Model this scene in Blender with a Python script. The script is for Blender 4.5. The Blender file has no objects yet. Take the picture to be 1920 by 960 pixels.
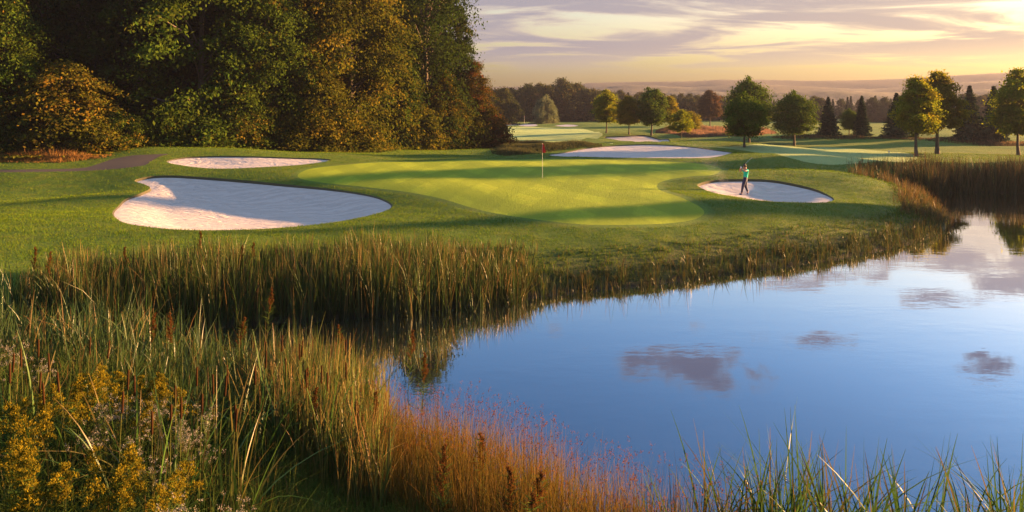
import bpy, bmesh, math, random
import numpy as np
from mathutils import Vector, Matrix
from mathutils.geometry import delaunay_2d_cdt

S = bpy.context.scene
COL = S.collection
R = math.radians

# ------------------------------------------------------------------ camera, world, sun, exposure
F, HC, YH, CX = 1333.0, 5.8, 198.0, 960.0        # focal length (1920 px wide), eye height above the pond, horizon row
cam_d = bpy.data.cameras.new('camera')
cam_d.sensor_width = 36.0
cam_d.lens = 36.0 * F / 1920.0
cam_d.shift_y = -(480.0 - YH) / 1920.0
cam_d.clip_start = 0.1
cam_d.clip_end = 6000.0
cam = bpy.data.objects.new('camera', cam_d)
cam.location = (0, 0, HC)
cam.rotation_euler = (R(90), 0, 0)
COL.objects.link(cam)
S.camera = cam

SUN_AZ, SUN_EL = 74.0, 8.0                       # degrees clockwise from +Y, above the horizon
SDIR = Vector((math.sin(R(SUN_AZ)) * math.cos(R(SUN_EL)), math.cos(R(SUN_AZ)) * math.cos(R(SUN_EL)), math.sin(R(SUN_EL))))
sun_d = bpy.data.lights.new('sun', 'SUN')
sun_d.energy = 5.0
sun_d.angle = R(0.6)
sun_d.color = (1.0, 0.52, 0.20)
sun = bpy.data.objects.new('sun', sun_d)
sun.rotation_euler = SDIR.to_track_quat('Z', 'Y').to_euler()
COL.objects.link(sun)

S.view_settings.view_transform = 'Standard'
S.view_settings.look = 'None'
S.view_settings.gamma = 1.0
S.view_settings.use_curve_mapping = False
S.view_settings.exposure = 3.2
S.render.engine = 'CYCLES'
cy = S.cycles
cy.use_denoising = True
cy.denoiser = 'OPENIMAGEDENOISE'
cy.max_bounces = 6
cy.diffuse_bounces = 3
cy.glossy_bounces = 3
cy.transmission_bounces = 3
cy.volume_bounces = 0
cy.transparent_max_bounces = 4
cy.sample_clamp_indirect = 6.0
cy.caustics_reflective = False
cy.caustics_refractive = False


class NT:
    """small node-tree writer"""
    def __init__(self, tree):
        self.t = tree
        tree.nodes.clear()

    def n(self, typ, **kw):
        nd = self.t.nodes.new(typ)
        ins = kw.pop('i', {})
        for k, v in kw.items():
            setattr(nd, k, v)
        for k, v in ins.items():
            self.put(nd.inputs[k], v)
        return nd

    def put(self, sock, v):
        if isinstance(v, bpy.types.Node):
            v = v.outputs[0]
        if isinstance(v, bpy.types.NodeSocket):
            self.t.links.new(v, sock)
        else:
            if sock.type == 'RGBA' and len(v) == 3:
                v = (*v, 1.0)
            sock.default_value = v

    def m(self, op, a, b=0.0, c=0.0, clamp=False):
        nd = self.t.nodes.new('ShaderNodeMath')
        nd.operation = op
        nd.use_clamp = clamp
        self.put(nd.inputs[0], a)
        self.put(nd.inputs[1], b)
        self.put(nd.inputs[2], c)
        return nd.outputs[0]

    def mix(self, fac, a, b, blend='MIX'):
        nd = self.t.nodes.new('ShaderNodeMix')
        nd.data_type = 'RGBA'
        nd.blend_type = blend
        self.put(nd.inputs[0], fac)
        self.put(nd.inputs[6], a)
        self.put(nd.inputs[7], b)
        return nd.outputs[2]

    def ss(self, x, a, b, lo=0.0, hi=1.0):
        nd = self.t.nodes.new('ShaderNodeMapRange')
        nd.interpolation_type = 'SMOOTHSTEP'
        self.put(nd.inputs[0], x)
        for k, v in zip((1, 2, 3, 4), (a, b, lo, hi)):
            nd.inputs[k].default_value = v
        return nd.outputs[0]

    def noise(self, vec, scale, detail=3.0, rough=0.55, dist=0.0):
        nd = self.n('ShaderNodeTexNoise', i={'Scale': scale, 'Detail': detail, 'Roughness': rough, 'Distortion': dist})
        if vec is not None:
            self.put(nd.inputs['Vector'], vec)
        return nd.outputs['Fac']

    def scaled(self, vec, s, loc=(0, 0, 0)):
        nd = self.n('ShaderNodeMapping')
        self.put(nd.inputs['Vector'], vec)
        nd.inputs['Scale'].default_value = s
        nd.inputs['Location'].default_value = loc
        return nd.outputs[0]


def build_world():
    w = bpy.data.worlds.new('World')
    S.world = w
    w.use_nodes = True
    g = NT(w.node_tree)
    sky = g.n('ShaderNodeTexSky')
    sky.sky_type = 'NISHITA'
    sky.sun_disc = False
    sky.sun_elevation = R(SUN_EL)
    sky.sun_rotation = R(SUN_AZ)
    sky.air_density = 1.1
    sky.dust_density = 2.2
    sky.ozone_density = 3.0
    sky.altitude = 200
    co = g.n('ShaderNodeTexCoord')
    sep = g.n('ShaderNodeSeparateXYZ', i={0: co.outputs['Generated']})
    x, y, z = sep.outputs
    zc = g.m('MAXIMUM', z, 0.0)
    # how far round towards the sun
    dot = g.n('ShaderNodeVectorMath', operation='DOT_PRODUCT')
    g.put(dot.inputs[0], co.outputs['Generated'])
    dot.inputs[1].default_value = (math.sin(R(SUN_AZ)), math.cos(R(SUN_AZ)), 0)
    toward = dot.outputs['Value']
    # layer of cloud seen in plan: streaks low down come from the projection itself
    den = g.m('ADD', zc, 0.035)
    pu, pv = g.m('DIVIDE', x, den), g.m('DIVIDE', y, den)
    pl = g.n('ShaderNodeCombineXYZ', i={0: pu, 1: pv, 2: 0.0})
    n1 = g.noise(g.scaled(pl, (0.42, 0.62, 1), (9.4, 5.2, 0)), 1.0, 9.0, 0.60, 0.7)
    # discrete clouds given by direction: u = x/y, v = z/y
    yy = g.m('MAXIMUM', y, 0.02)
    u, v = g.m('DIVIDE', x, yy), g.m('DIVIDE', zc, yy)
    uv = g.n('ShaderNodeCombineXYZ', i={0: u, 1: v, 2: 0.0})
    n2 = g.noise(g.scaled(uv, (13, 22, 1)), 1.0, 8.0, 0.66, 0.2)
    n2c = g.m('MULTIPLY', g.m('SUBTRACT', n2, 0.52), 5.2)
    puffs = None
    #        px    py   half-w half-h   (where they mirror in the pond)
    for (cx_, cy_, a, b, k) in [(1225, 676, 75, 22, 1), (1340, 708, 95, 27, 1), (1290, 690, 110, 26, 1), (1542, 637, 70, 12, .9),
                             (1735, 556, 62, 11, 1), (1800, 562, 60, 9, 1), (1865, 688, 52, 16, .9), (1825, 668, 26, 7, .8),
                             (1880, 527, 72, 17, 1), (1040, 622, 22, 10, .6), (1100, 652, 22, 8, .6), (1422, 632, 24, 8, .8),
                             (1800, 487, 190, 20, 1.1), (1600, 520, 70, 16, .8), (1500, 530, 90, 14, .55), (1303, 608, 26, 9, .5),
                             (1700, 470, 60, 10, .8), (2050, 590, 90, 20, 1)]:
        du = g.m('DIVIDE', g.m('SUBTRACT', u, (cx_ - CX) / F), a * 1.25 / F)
        dv = g.m('DIVIDE', g.m('SUBTRACT', v, (cy_ - YH) / F), b * 1.3 / F)
        r2 = g.m('MULTIPLY_ADD', du, du, g.m('MULTIPLY', dv, dv))
        q = g.m('SUBTRACT', k, r2)
        puffs = q if puffs is None else g.m('MAXIMUM', puffs, q)
    pm = g.m('ADD', g.m('MAXIMUM', puffs, -3.0), n2c)
    puff_mask = g.ss(pm, -0.1, 0.6)
    puff_core = g.ss(pm, 0.05, 0.95)
    up = g.ss(z, 0.035, 0.085)
    hi = g.ss(z, 0.16, 0.21, 1.0, 0.0)
    left = g.ss(toward, 0.25, 0.75, 0.02, 0.0)
    layer = g.m('MULTIPLY', g.m('MULTIPLY', g.ss(g.m('ADD', n1, left), 0.40, 0.52), up), hi)
    core = g.m('MULTIPLY', g.m('MULTIPLY', g.ss(g.m('ADD', n1, left), 0.44, 0.57), up), hi)
    # colour: warm band low down, and towards the sun
    warm = g.ss(z, 0.0, 0.34, 1.0, 0.0)
    tint = g.mix(warm, (0.35, 0.58, 0.80), (1.06, 0.85, 0.55))
    base = g.mix(1.0, sky.outputs[0], tint, 'MULTIPLY')
    boost = g.m('MULTIPLY', g.ss(z, 0.03, 0.14), g.ss(z, 0.18, 0.42, 1.0, 0.0))
    base = g.mix(1.0, base, g.mix(boost, (1, 1, 1), (2.2, 1.62, 1.42)), 'MULTIPLY')
    glow = g.m('MULTIPLY', g.ss(toward, 0.2, 1.0), g.ss(z, 0.0, 0.25, 1.0, 0.0))
    base = g.mix(1.0, base, g.mix(glow, (1, 1, 1), (1.35, 1.28, 1.05)), 'MULTIPLY')
    lit = g.mix(glow, (2.35, 1.9, 1.6), (3.7, 2.75, 1.6))
    shade = g.mix(glow, (1.0, 1.0, 1.30), (2.5, 1.85, 1.3))
    c = g.mix(g.m('MULTIPLY', layer, 0.75), base, lit)
    c = g.mix(g.m('MULTIPLY', core, 0.80), c, shade)
    c = g.mix(g.m('MULTIPLY', puff_mask, 0.55), c, g.mix(g.ss(v, 0.2, 0.38), lit, (0.85, 0.90, 1.15)))
    c = g.mix(g.m('MULTIPLY', puff_core, 0.88), c, g.mix(g.ss(v, 0.2, 0.38), shade, (0.42, 0.50, 0.88)))
    # unseen brightness high overhead, added to lift the light in ground shade
    overhead_fill = g.m('MULTIPLY', g.ss(z, 0.50, 0.68), g.ss(n1, 0.2, 0.8, 0.75, 1.0))
    c = g.mix(overhead_fill, c, (2.0, 2.7, 3.9))
    c = g.mix(1.0, c, (0.75, 0.75, 0.75), 'MULTIPLY')
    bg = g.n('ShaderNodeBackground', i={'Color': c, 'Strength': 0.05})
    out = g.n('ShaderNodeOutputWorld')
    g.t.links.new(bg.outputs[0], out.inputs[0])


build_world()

# ------------------------------------------------------------------ helpers
HAZE = True
rng = np.random.default_rng(7)


def tag(o, label=None, cat=None, group=None, kind=None):
    if label: o['label'] = label
    if cat: o['category'] = cat
    if group: o['group'] = group
    if kind: o['kind'] = kind
    return o


def mesh_np(name, V, Fc, attrs=None, smooth=False):
    """V (n,3); Fc (m,k) with equal k, or list of such arrays"""
    me = bpy.data.meshes.new(name)
    arrs = Fc if isinstance(Fc, list) else [Fc]
    arrs = [np.asarray(a, dtype=np.int32) for a in arrs if len(a)]
    V = np.asarray(V, dtype=np.float32)
    me.vertices.add(len(V))
    me.vertices.foreach_set('co', V.ravel())
    tot = np.concatenate([np.full(len(a), a.shape[1], dtype=np.int32) for a in arrs])
    idx = np.concatenate([a.ravel() for a in arrs])
    me.loops.add(len(idx))
    me.loops.foreach_set('vertex_index', idx)
    me.polygons.add(len(tot))
    st = np.zeros(len(tot), dtype=np.int32)
    st[1:] = np.cumsum(tot)[:-1]
    me.polygons.foreach_set('loop_start', st)
    me.polygons.foreach_set('loop_total', tot)
    if smooth:
        me.polygons.foreach_set('use_smooth', np.ones(len(tot), dtype=bool))
    for k, a in (attrs or {}).items():
        a = np.asarray(a, dtype=np.float32)
        if a.ndim == 2:
            at_ = me.attributes.new(k, 'FLOAT_COLOR', 'POINT')
            a4 = np.ones((len(a), 4), dtype=np.float32)
            a4[:, :3] = a
            at_.data.foreach_set('color', a4.ravel())
        else:
            at_ = me.attributes.new(k, 'FLOAT', 'POINT')
            at_.data.foreach_set('value', a)
    me.update()
    me.validate()
    return me


def link(name, me, mat=None, parent=None, loc=None, objmat=False):
    o = bpy.data.objects.new(name, me)
    COL.objects.link(o)
    if mat is not None:
        if not me.materials:
            me.materials.append(mat)
        if me.materials[0] != mat:
            o.material_slots[0].link = 'OBJECT'
            o.material_slots[0].material = mat
    if parent: o.parent = parent
    if loc is not None: o.location = loc
    return o


def empty(name, loc=(0, 0, 0), rz=0.0, sc=1.0):
    o = bpy.data.objects.new(name, None)
    o.empty_display_size = 0.2
    COL.objects.link(o)
    o.location = loc
    o.rotation_euler = (0, 0, rz)
    o.scale = (sc, sc, sc)
    return o


def material(name):
    m = bpy.data.materials.new(name)
    m.use_nodes = True
    return m, NT(m.node_tree)


def out_surface(g, sh):
    o = g.n('ShaderNodeOutputMaterial')
    g.t.links.new(sh.outputs[0] if isinstance(sh, bpy.types.Node) else sh, o.inputs[0])
    return o


def princ(g, **kw):
    p = g.n('ShaderNodeBsdfPrincipled')
    for k, v in kw.items():
        g.put(p.inputs[k.replace('_', ' ')], v)
    return p


def plain(name, col, rough=0.7, metal=0.0, var=0.12, sc=12.0):
    m, g = material(name)
    tc = g.n('ShaderNodeTexCoord')
    nz = g.noise(tc.outputs['Object'], sc, 4)
    c = g.mix(nz, tuple(c * (1 - var) for c in col), tuple(min(1, c * (1 + var)) for c in col))
    out_surface(g, princ(g, Base_Color=c, Roughness=rough, Metallic=metal))
    return m


# ---- plan geometry
def closed_curve(pts, step):
    P = np.array(pts, float)
    n = len(P)
    res = []
    for i in range(n):
        p0, p1, p2, p3 = P[i - 1], P[i], P[(i + 1) % n], P[(i + 2) % n]
        k = max(2, int(np.linalg.norm(p2 - p1) / step))
        for t in np.arange(k) / k:
            res.append(0.5 * ((2 * p1) + (-p0 + p2) * t + (2 * p0 - 5 * p1 + 4 * p2 - p3) * t * t + (-p0 + 3 * p1 - 3 * p2 + p3) * t ** 3))
    return np.array(res)


def inside(P, poly):
    x, y = P[:, 0], P[:, 1]
    r = np.zeros(len(P), bool)
    n = len(poly)
    for i in range(n):
        x1, y1 = poly[i]
        x2, y2 = poly[(i + 1) % n]
        if y1 == y2: continue
        c = ((y1 > y) != (y2 > y)) & (x < (x2 - x1) * (y - y1) / (y2 - y1) + x1)
        r ^= c
    return r


def dist(P, poly):
    d = np.full(len(P), 1e9)
    n = len(poly)
    for i in range(n):
        a = poly[i]
        b = poly[(i + 1) % n]
        ab = b - a
        L = max(ab @ ab, 1e-12)
        t = np.clip(((P - a) @ ab) / L, 0, 1)
        q = P - (a + t[:, None] * ab)
        d = np.minimum(d, np.einsum('ij,ij->i', q, q))
    return np.sqrt(d)


def sstep(x, a, b):
    t = np.clip((x - a) / (b - a), 0, 1)
    return t * t * (3 - 2 * t)


def zpt(px, py, z):
    Y = F * (HC - z) / (py - YH)
    return ((px - CX) / F * Y, Y)


WATER = closed_curve([zpt(a, b, 0) for a, b in [
    (200, 628), (350, 618), (500, 606), (700, 592), (850, 577), (960, 562), (1100, 545), (1250, 530), (1400, 508),
    (1550, 489), (1680, 464), (1750, 445), (1773, 428), (1765, 405), (1745, 385), (1730, 368), (1790, 361), (1920, 362), (2150, 362)]] +
    [(62, 42), (70, 28), (66, 10), (40, 4.5), (20, 5.8), (10, 6.6)] +
    [zpt(a, b, 0) for a, b in [(1500, 1120), (1300, 1080), (1110, 1020), (930, 945), (790, 880), (680, 805), (570, 735), (430, 690), (250, 655)]], 0.6)

BUMPS = [  # x, y, amplitude, sx, sy, rotation
    (17.0, 73.0, 1.15, 13, 4.5, 0),
    (-22.0, 57.5, 0.55, 9, 3.5, 0),
    (-30.0, 58.5, 0.55, 6, 4, 0),
    (-14.0, 37.0, -0.85, 9, 4.8, -0.55),
    (-7.0, 40.0, 0.25, 6, 2.5, -0.75),
    (15.0, 38.0, -0.45, 7, 3.2, -0.12),
    (22.5, 41.5, 0.42, 3.5, 2.8, -0.5),
    (15.0, 44.5, 0.30, 6, 2.0, 0),
    (9.0, 33.0, 0.18, 3, 4, 0),
    (-24.0, 40.5, 0.32, 2.6, 2.0, 0.3),
    (19.0, 113.0, 0.9, 8, 3.5, 0),
    (33.0, 101.0, 0.9, 10, 4, 0.2), (48.0, 106.0, 1.0, 9, 4, -.2), (60.0, 98.0, 0.9, 9, 3.5, 0.1), (74.0, 104.0, 1.1, 8, 4, 0),
    (28.0, 128.0, 1.0, 9, 4, 0), (40.0, 140.0, 1.0, 10, 5, 0), (12.0, 122.0, .5, 9, 4, 0),
    (2.0, 190.0, 0.8, 14, 5, 0), (20.0, 176.0, 1.0, 12, 5, 0), (86.0, 95.0, 1.0, 9, 4, 0.2), (66.0, 84.0, .5, 9, 3, 0),
    (25.0, 58.0, 0.35, 9, 3, -.2),
]


def H(x, y):
    x = np.asarray(x, float); y = np.asarray(y, float)
    P = np.stack([x.ravel(), y.ravel()], 1)
    d = dist(P, WATER)
    ins = inside(P, WATER)
    sh = x.shape
    d = d.reshape(sh); ins = ins.reshape(sh)
    z = 1.45 - 0.85 * sstep(y, 60, 84) * sstep(x, -22, -4)
    z = z - 0.6 * sstep(x, 24, 33) * sstep(y, 30, 40) * (1 - sstep(y, 60, 84))
    z = z - 0.35 * (1 - sstep(y, 10, 19))
    z = z - 1.15 * sstep(-x, 15, 31) * sstep(y, 19, 28) * (1 - sstep(y, 42, 52))
    for bx, by, am, sx, sy, ro in BUMPS:
        c, s = math.cos(ro), math.sin(ro)
        u = (x - bx) * c + (y - by) * s
        v = -(x - bx) * s + (y - by) * c
        z = z + am * np.exp(-0.5 * ((u / sx) ** 2 + (v / sy) ** 2))
    z = z + 0.035 * np.sin(x * 0.31 + 1.3) * np.sin(y * 0.27) + 0.03 * np.sin(x * 0.73 + y * 0.41) + 0.25 * np.sin(x * 0.031) * np.sin(y * 0.037) * sstep(y, 90, 160)
    k = np.where(y < 17, 4.0, 2.3)
    land = z * (1 - np.exp(-d / k))
    return np.where(ins, -0.9 * (1 - np.exp(-d / 1.5)), land)


_Y = np.geomspace(4.5, 900, 2600)


def hit(px, py):
    """first point where the sight line through a photo pixel meets the land"""
    X = (px - CX) / F * _Y
    Z = HC + _Y * (YH - py) / F
    h = H(X, _Y)
    b = np.nonzero(Z < h)[0]
    if len(b) == 0: return (X[-1], _Y[-1])
    i = b[0]
    if i == 0: return (X[0], _Y[0])
    d0, d1 = Z[i - 1] - h[i - 1], h[i] - Z[i]
    t = d0 / (d0 + d1)
    yy = _Y[i - 1] + t * (_Y[i] - _Y[i - 1])
    return ((px - CX) / F * yy, yy)


def hitpoly(pts, step):
    return closed_curve([hit(a, b) for a, b in pts], step)


def z_at(x, y):
    return float(H(np.array([x]), np.array([y]))[0])
# ------------------------------------------------------------------ the ground, split along the outlines of green, sand and path
GREEN = hitpoly([(600, 314), (700, 305), (850, 300.5), (1000, 299), (1150, 300), (1250, 303), (1320, 308), (1352, 317), (1345, 325), (1300, 330),
                 (1252, 337), (1232, 347), (1245, 360), (1285, 374), (1315, 390), (1318, 403), (1285, 415), (1200, 421), (1100, 421), (1010, 412),
                 (930, 400), (880, 388), (830, 373), (770, 361), (690, 351), (610, 343), (562, 334), (565, 323)], 0.3)
SANDS = {
    'left': hitpoly([(300, 329), (268, 333), (252, 339), (272, 346), (281, 353), (262, 363), (228, 379), (211, 398), (222, 413), (268, 424),
                     (345, 431), (440, 431), (540, 426), (630, 416), (700, 402), (735, 388), (724, 376), (690, 365), (620, 354), (520, 344), (420, 335), (350, 330)], 0.22),
    'upper': hitpoly([(312, 303), (345, 295), (400, 292.5), (470, 293), (530, 295), (600, 297), (620, 300), (590, 306), (520, 312), (430, 316), (355, 312)], 0.25),
    'golfer': hitpoly([(1308, 346), (1335, 338), (1380, 336), (1440, 337), (1490, 345), (1535, 357), (1563, 372), (1550, 379), (1480, 379), (1410, 374), (1350, 364), (1320, 355)], 0.22),
    'back': hitpoly([(1030, 290), (1080, 281), (1140, 273.5), (1200, 270.5), (1260, 272), (1320, 278), (1373, 286), (1350, 293), (1290, 296.5), (1200, 296), (1100, 294), (1050, 293)], 0.35),
    'second': hitpoly([(1132, 257), (1170, 255), (1220, 255.5), (1256, 264), (1235, 266.5), (1190, 266), (1160, 263)], 0.8),
}
FAR_SANDS = [hitpoly([(928, 232.5), (945, 229.5), (965, 231), (975, 234), (950, 235.5)], 2.0),
             hitpoly([(972, 235.5), (985, 232), (1000, 233), (1008, 235.5), (990, 237)], 2.0),
             hitpoly([(1040, 236), (1062, 233.5), (1085, 235.5), (1065, 237.5)], 2.0)]
PATH = hitpoly([(-60, 322), (-60, 317.5), (20, 318), (100, 317), (160, 314), (188, 306), (212, 298), (248, 291.5), (285, 289.5), (318, 288.6), (300, 293), (284, 302), (272, 309.5), (245, 314), (200, 318), (100, 322), (20, 323)], 0.4)
FAIRWAY = hitpoly([(905, 240), (960, 238), (1040, 240), (1100, 243), (1130, 254), (1090, 262), (1150, 270), (1060, 270), (960, 266), (905, 262)], 1.5)
FAIRWAY2 = hitpoly([(1262, 269), (1400, 272), (1530, 276), (1640, 282), (1720, 296), (1640, 303), (1560, 309), (1480, 296), (1400, 283)], 1.2)


def offset_in(poly, d):
    """pull a closed outline inwards"""
    a = np.roll(poly, 1, 0); b = np.roll(poly, -1, 0)
    t = b - a
    t /= np.linalg.norm(t, axis=1)[:, None] + 1e-9
    n = np.stack([-t[:, 1], t[:, 0]], 1)
    area = 0.5 * np.sum(poly[:, 0] * np.roll(poly[:, 1], -1) - np.roll(poly[:, 0], -1) * poly[:, 1])
    if area < 0: n = -n
    return poly + n * d


LIP = 0.07
INNER = {k: offset_in(p, LIP) for k, p in SANDS.items()}
LIPH = {'left': (0.04, 0.11), 'upper': (0.04, 0.05), 'golfer': (0.04, 0.09), 'back': (0.03, 0.05), 'second': (0.04, 0.1)}
SINK = {'left': 0.34, 'upper': 0.22, 'golfer': 0.40, 'back': 0.12, 'second': 0.1}


def sand_z(P, key):
    """height of the sand: below the turf edge, dished, with a taller lip on the far side"""
    z = H(P[:, 0], P[:, 1])
    d = dist(P, SANDS[key])
    cy0 = SANDS[key][:, 1]
    far = sstep(P[:, 1], cy0.min() + 0.35 * np.ptp(cy0), cy0.max() - 0.1 * np.ptp(cy0))
    a, b = LIPH[key]
    fade = np.exp(-np.maximum(d - LIP, 0) / 1.4)
    return z - (a + b * far) * fade - SINK[key] * sstep(d, 0.0, 2.6) - a * (1 - fade)


def build_ground():
    pts, edges, loops = [], [], []

    def add_loop(poly):
        i0 = sum(len(p) for p in pts)
        pts.append(poly)
        n = len(poly)
        edges.extend([(i0 + i, i0 + (i + 1) % n) for i in range(n)])
        loops.append(poly)
    for p in [GREEN, PATH, FAIRWAY, FAIRWAY2] + FAR_SANDS: add_loop(p)
    for k in SANDS:
        add_loop(SANDS[k]); add_loop(INNER[k])
    ys = np.exp(np.arange(math.log(4.0), math.log(330), 0.0175))
    us = np.arange(-0.98, 1.10, 0.0125)
    U, YY = np.meshgrid(us, ys)
    G = np.stack([(U * YY).ravel(), YY.ravel()], 1)
    near = np.zeros(len(G), bool)
    for p in loops:
        lo, hi = p.min(0) - 1, p.max(0) + 1
        m = np.all((G > lo) & (G < hi), 1)
        ii = np.nonzero(m)[0]
        near[ii[dist(G[ii], p) < 0.10]] = True
    G = G[~near]
    cx, cy = np.meshgrid(np.arange(-2400, 2401, 400.0), np.arange(-800, 3201, 400.0))
    C = np.stack([cx.ravel(), cy.ravel()], 1)
    mx, my = np.meshgrid(np.arange(-340, 341, 9.0), np.arange(-60, 420, 9.0))
    M = np.stack([mx.ravel() + 0.37, my.ravel() + 0.21], 1)

    def outside(A):
        with np.errstate(divide='ignore', invalid='ignore'):
            u = A[:, 0] / A[:, 1]
        return ~((A[:, 1] > 3.9) & (A[:, 1] < 332) & (u > -1.0) & (u < 1.12))
    M = M[outside(M)]
    C = C[(np.abs(C[:, 0]) > 345) | (C[:, 1] < -65) | (C[:, 1] > 425)]
    P = np.concatenate(pts + [G, M, C])
    vs, es, fs, *_ = delaunay_2d_cdt([Vector(p) for p in P.tolist()], edges, [], 0, 1e-5, False)
    V2 = np.array([(v[0], v[1]) for v in vs])
    T = np.array([f for f in fs if len(f) == 3], dtype=np.int64)
    cen = V2[T].mean(1)
    Z = H(V2[:, 0], V2[:, 1])
    Z = np.where((np.abs(V2[:, 0]) > 345) | (V2[:, 1] < -65) | (V2[:, 1] > 425), 0.3, Z)
    reg = np.zeros(len(T), int)                    # 0 turf
    names = ['ground', 'putting_green', 'path', 'fairway']

    def within(poly):
        lo, hi = poly.min(0), poly.max(0)
        m = np.nonzero(np.all((cen >= lo) & (cen <= hi), 1))[0]
        return m[inside(cen[m], poly)]
    reg[within(FAIRWAY)] = 3; reg[within(FAIRWAY2)] = 3
    reg[within(PATH)] = 2
    reg[within(GREEN)] = 1
    zs = Z.copy()
    for j, k in enumerate(SANDS):
        a = within(SANDS[k]); reg[a] = 10 + j
        b = within(INNER[k]); reg[b] = 20 + j
        lo, hi = SANDS[k].min(0), SANDS[k].max(0)
        m = np.nonzero(np.all((V2 >= lo) & (V2 <= hi), 1))[0]
        kin = inside(V2[m], offset_in(SANDS[k], LIP * 0.5))
        zs[m[kin]] = sand_z(V2[m[kin]], k)
    for p in FAR_SANDS: reg[within(p)] = 30
    V3 = np.column_stack([V2, zs])
    shore = dist(V2, WATER)
    shore[inside(V2, WATER)] = -1
    gd = np.full(len(V2), 9.0)
    nb = np.nonzero(np.all((V2 > GREEN.min(0) - 4) & (V2 < GREEN.max(0) + 4), 1))[0]
    gd[nb] = dist(V2[nb], GREEN)

    def region(name, mask, mat, attrs=None, smooth=True):
        t = T[mask]
        used, inv = np.unique(t.ravel(), return_inverse=True)
        me = mesh_np(name, V3[used], inv.reshape(-1, 3), {'shore': shore[used], 'collar': gd[used]}, smooth)
        return tag(link(name, me, mat), kind='structure')
    region('ground', reg == 0, MAT['turf'])
    region('putting_green', reg == 1, MAT['green'])
    region('path', reg == 2, MAT['path'])
    region('fairway', reg == 3, MAT['fairway'])
    for j, k in enumerate(SANDS):
        region('bunker_sand', reg == 20 + j, MAT['sand'])
        region('bunker_edge_ground', reg == 10 + j, MAT['soil'])
    region('bunker_sand', reg == 30, MAT['sand'])


MAT = {}


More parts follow.
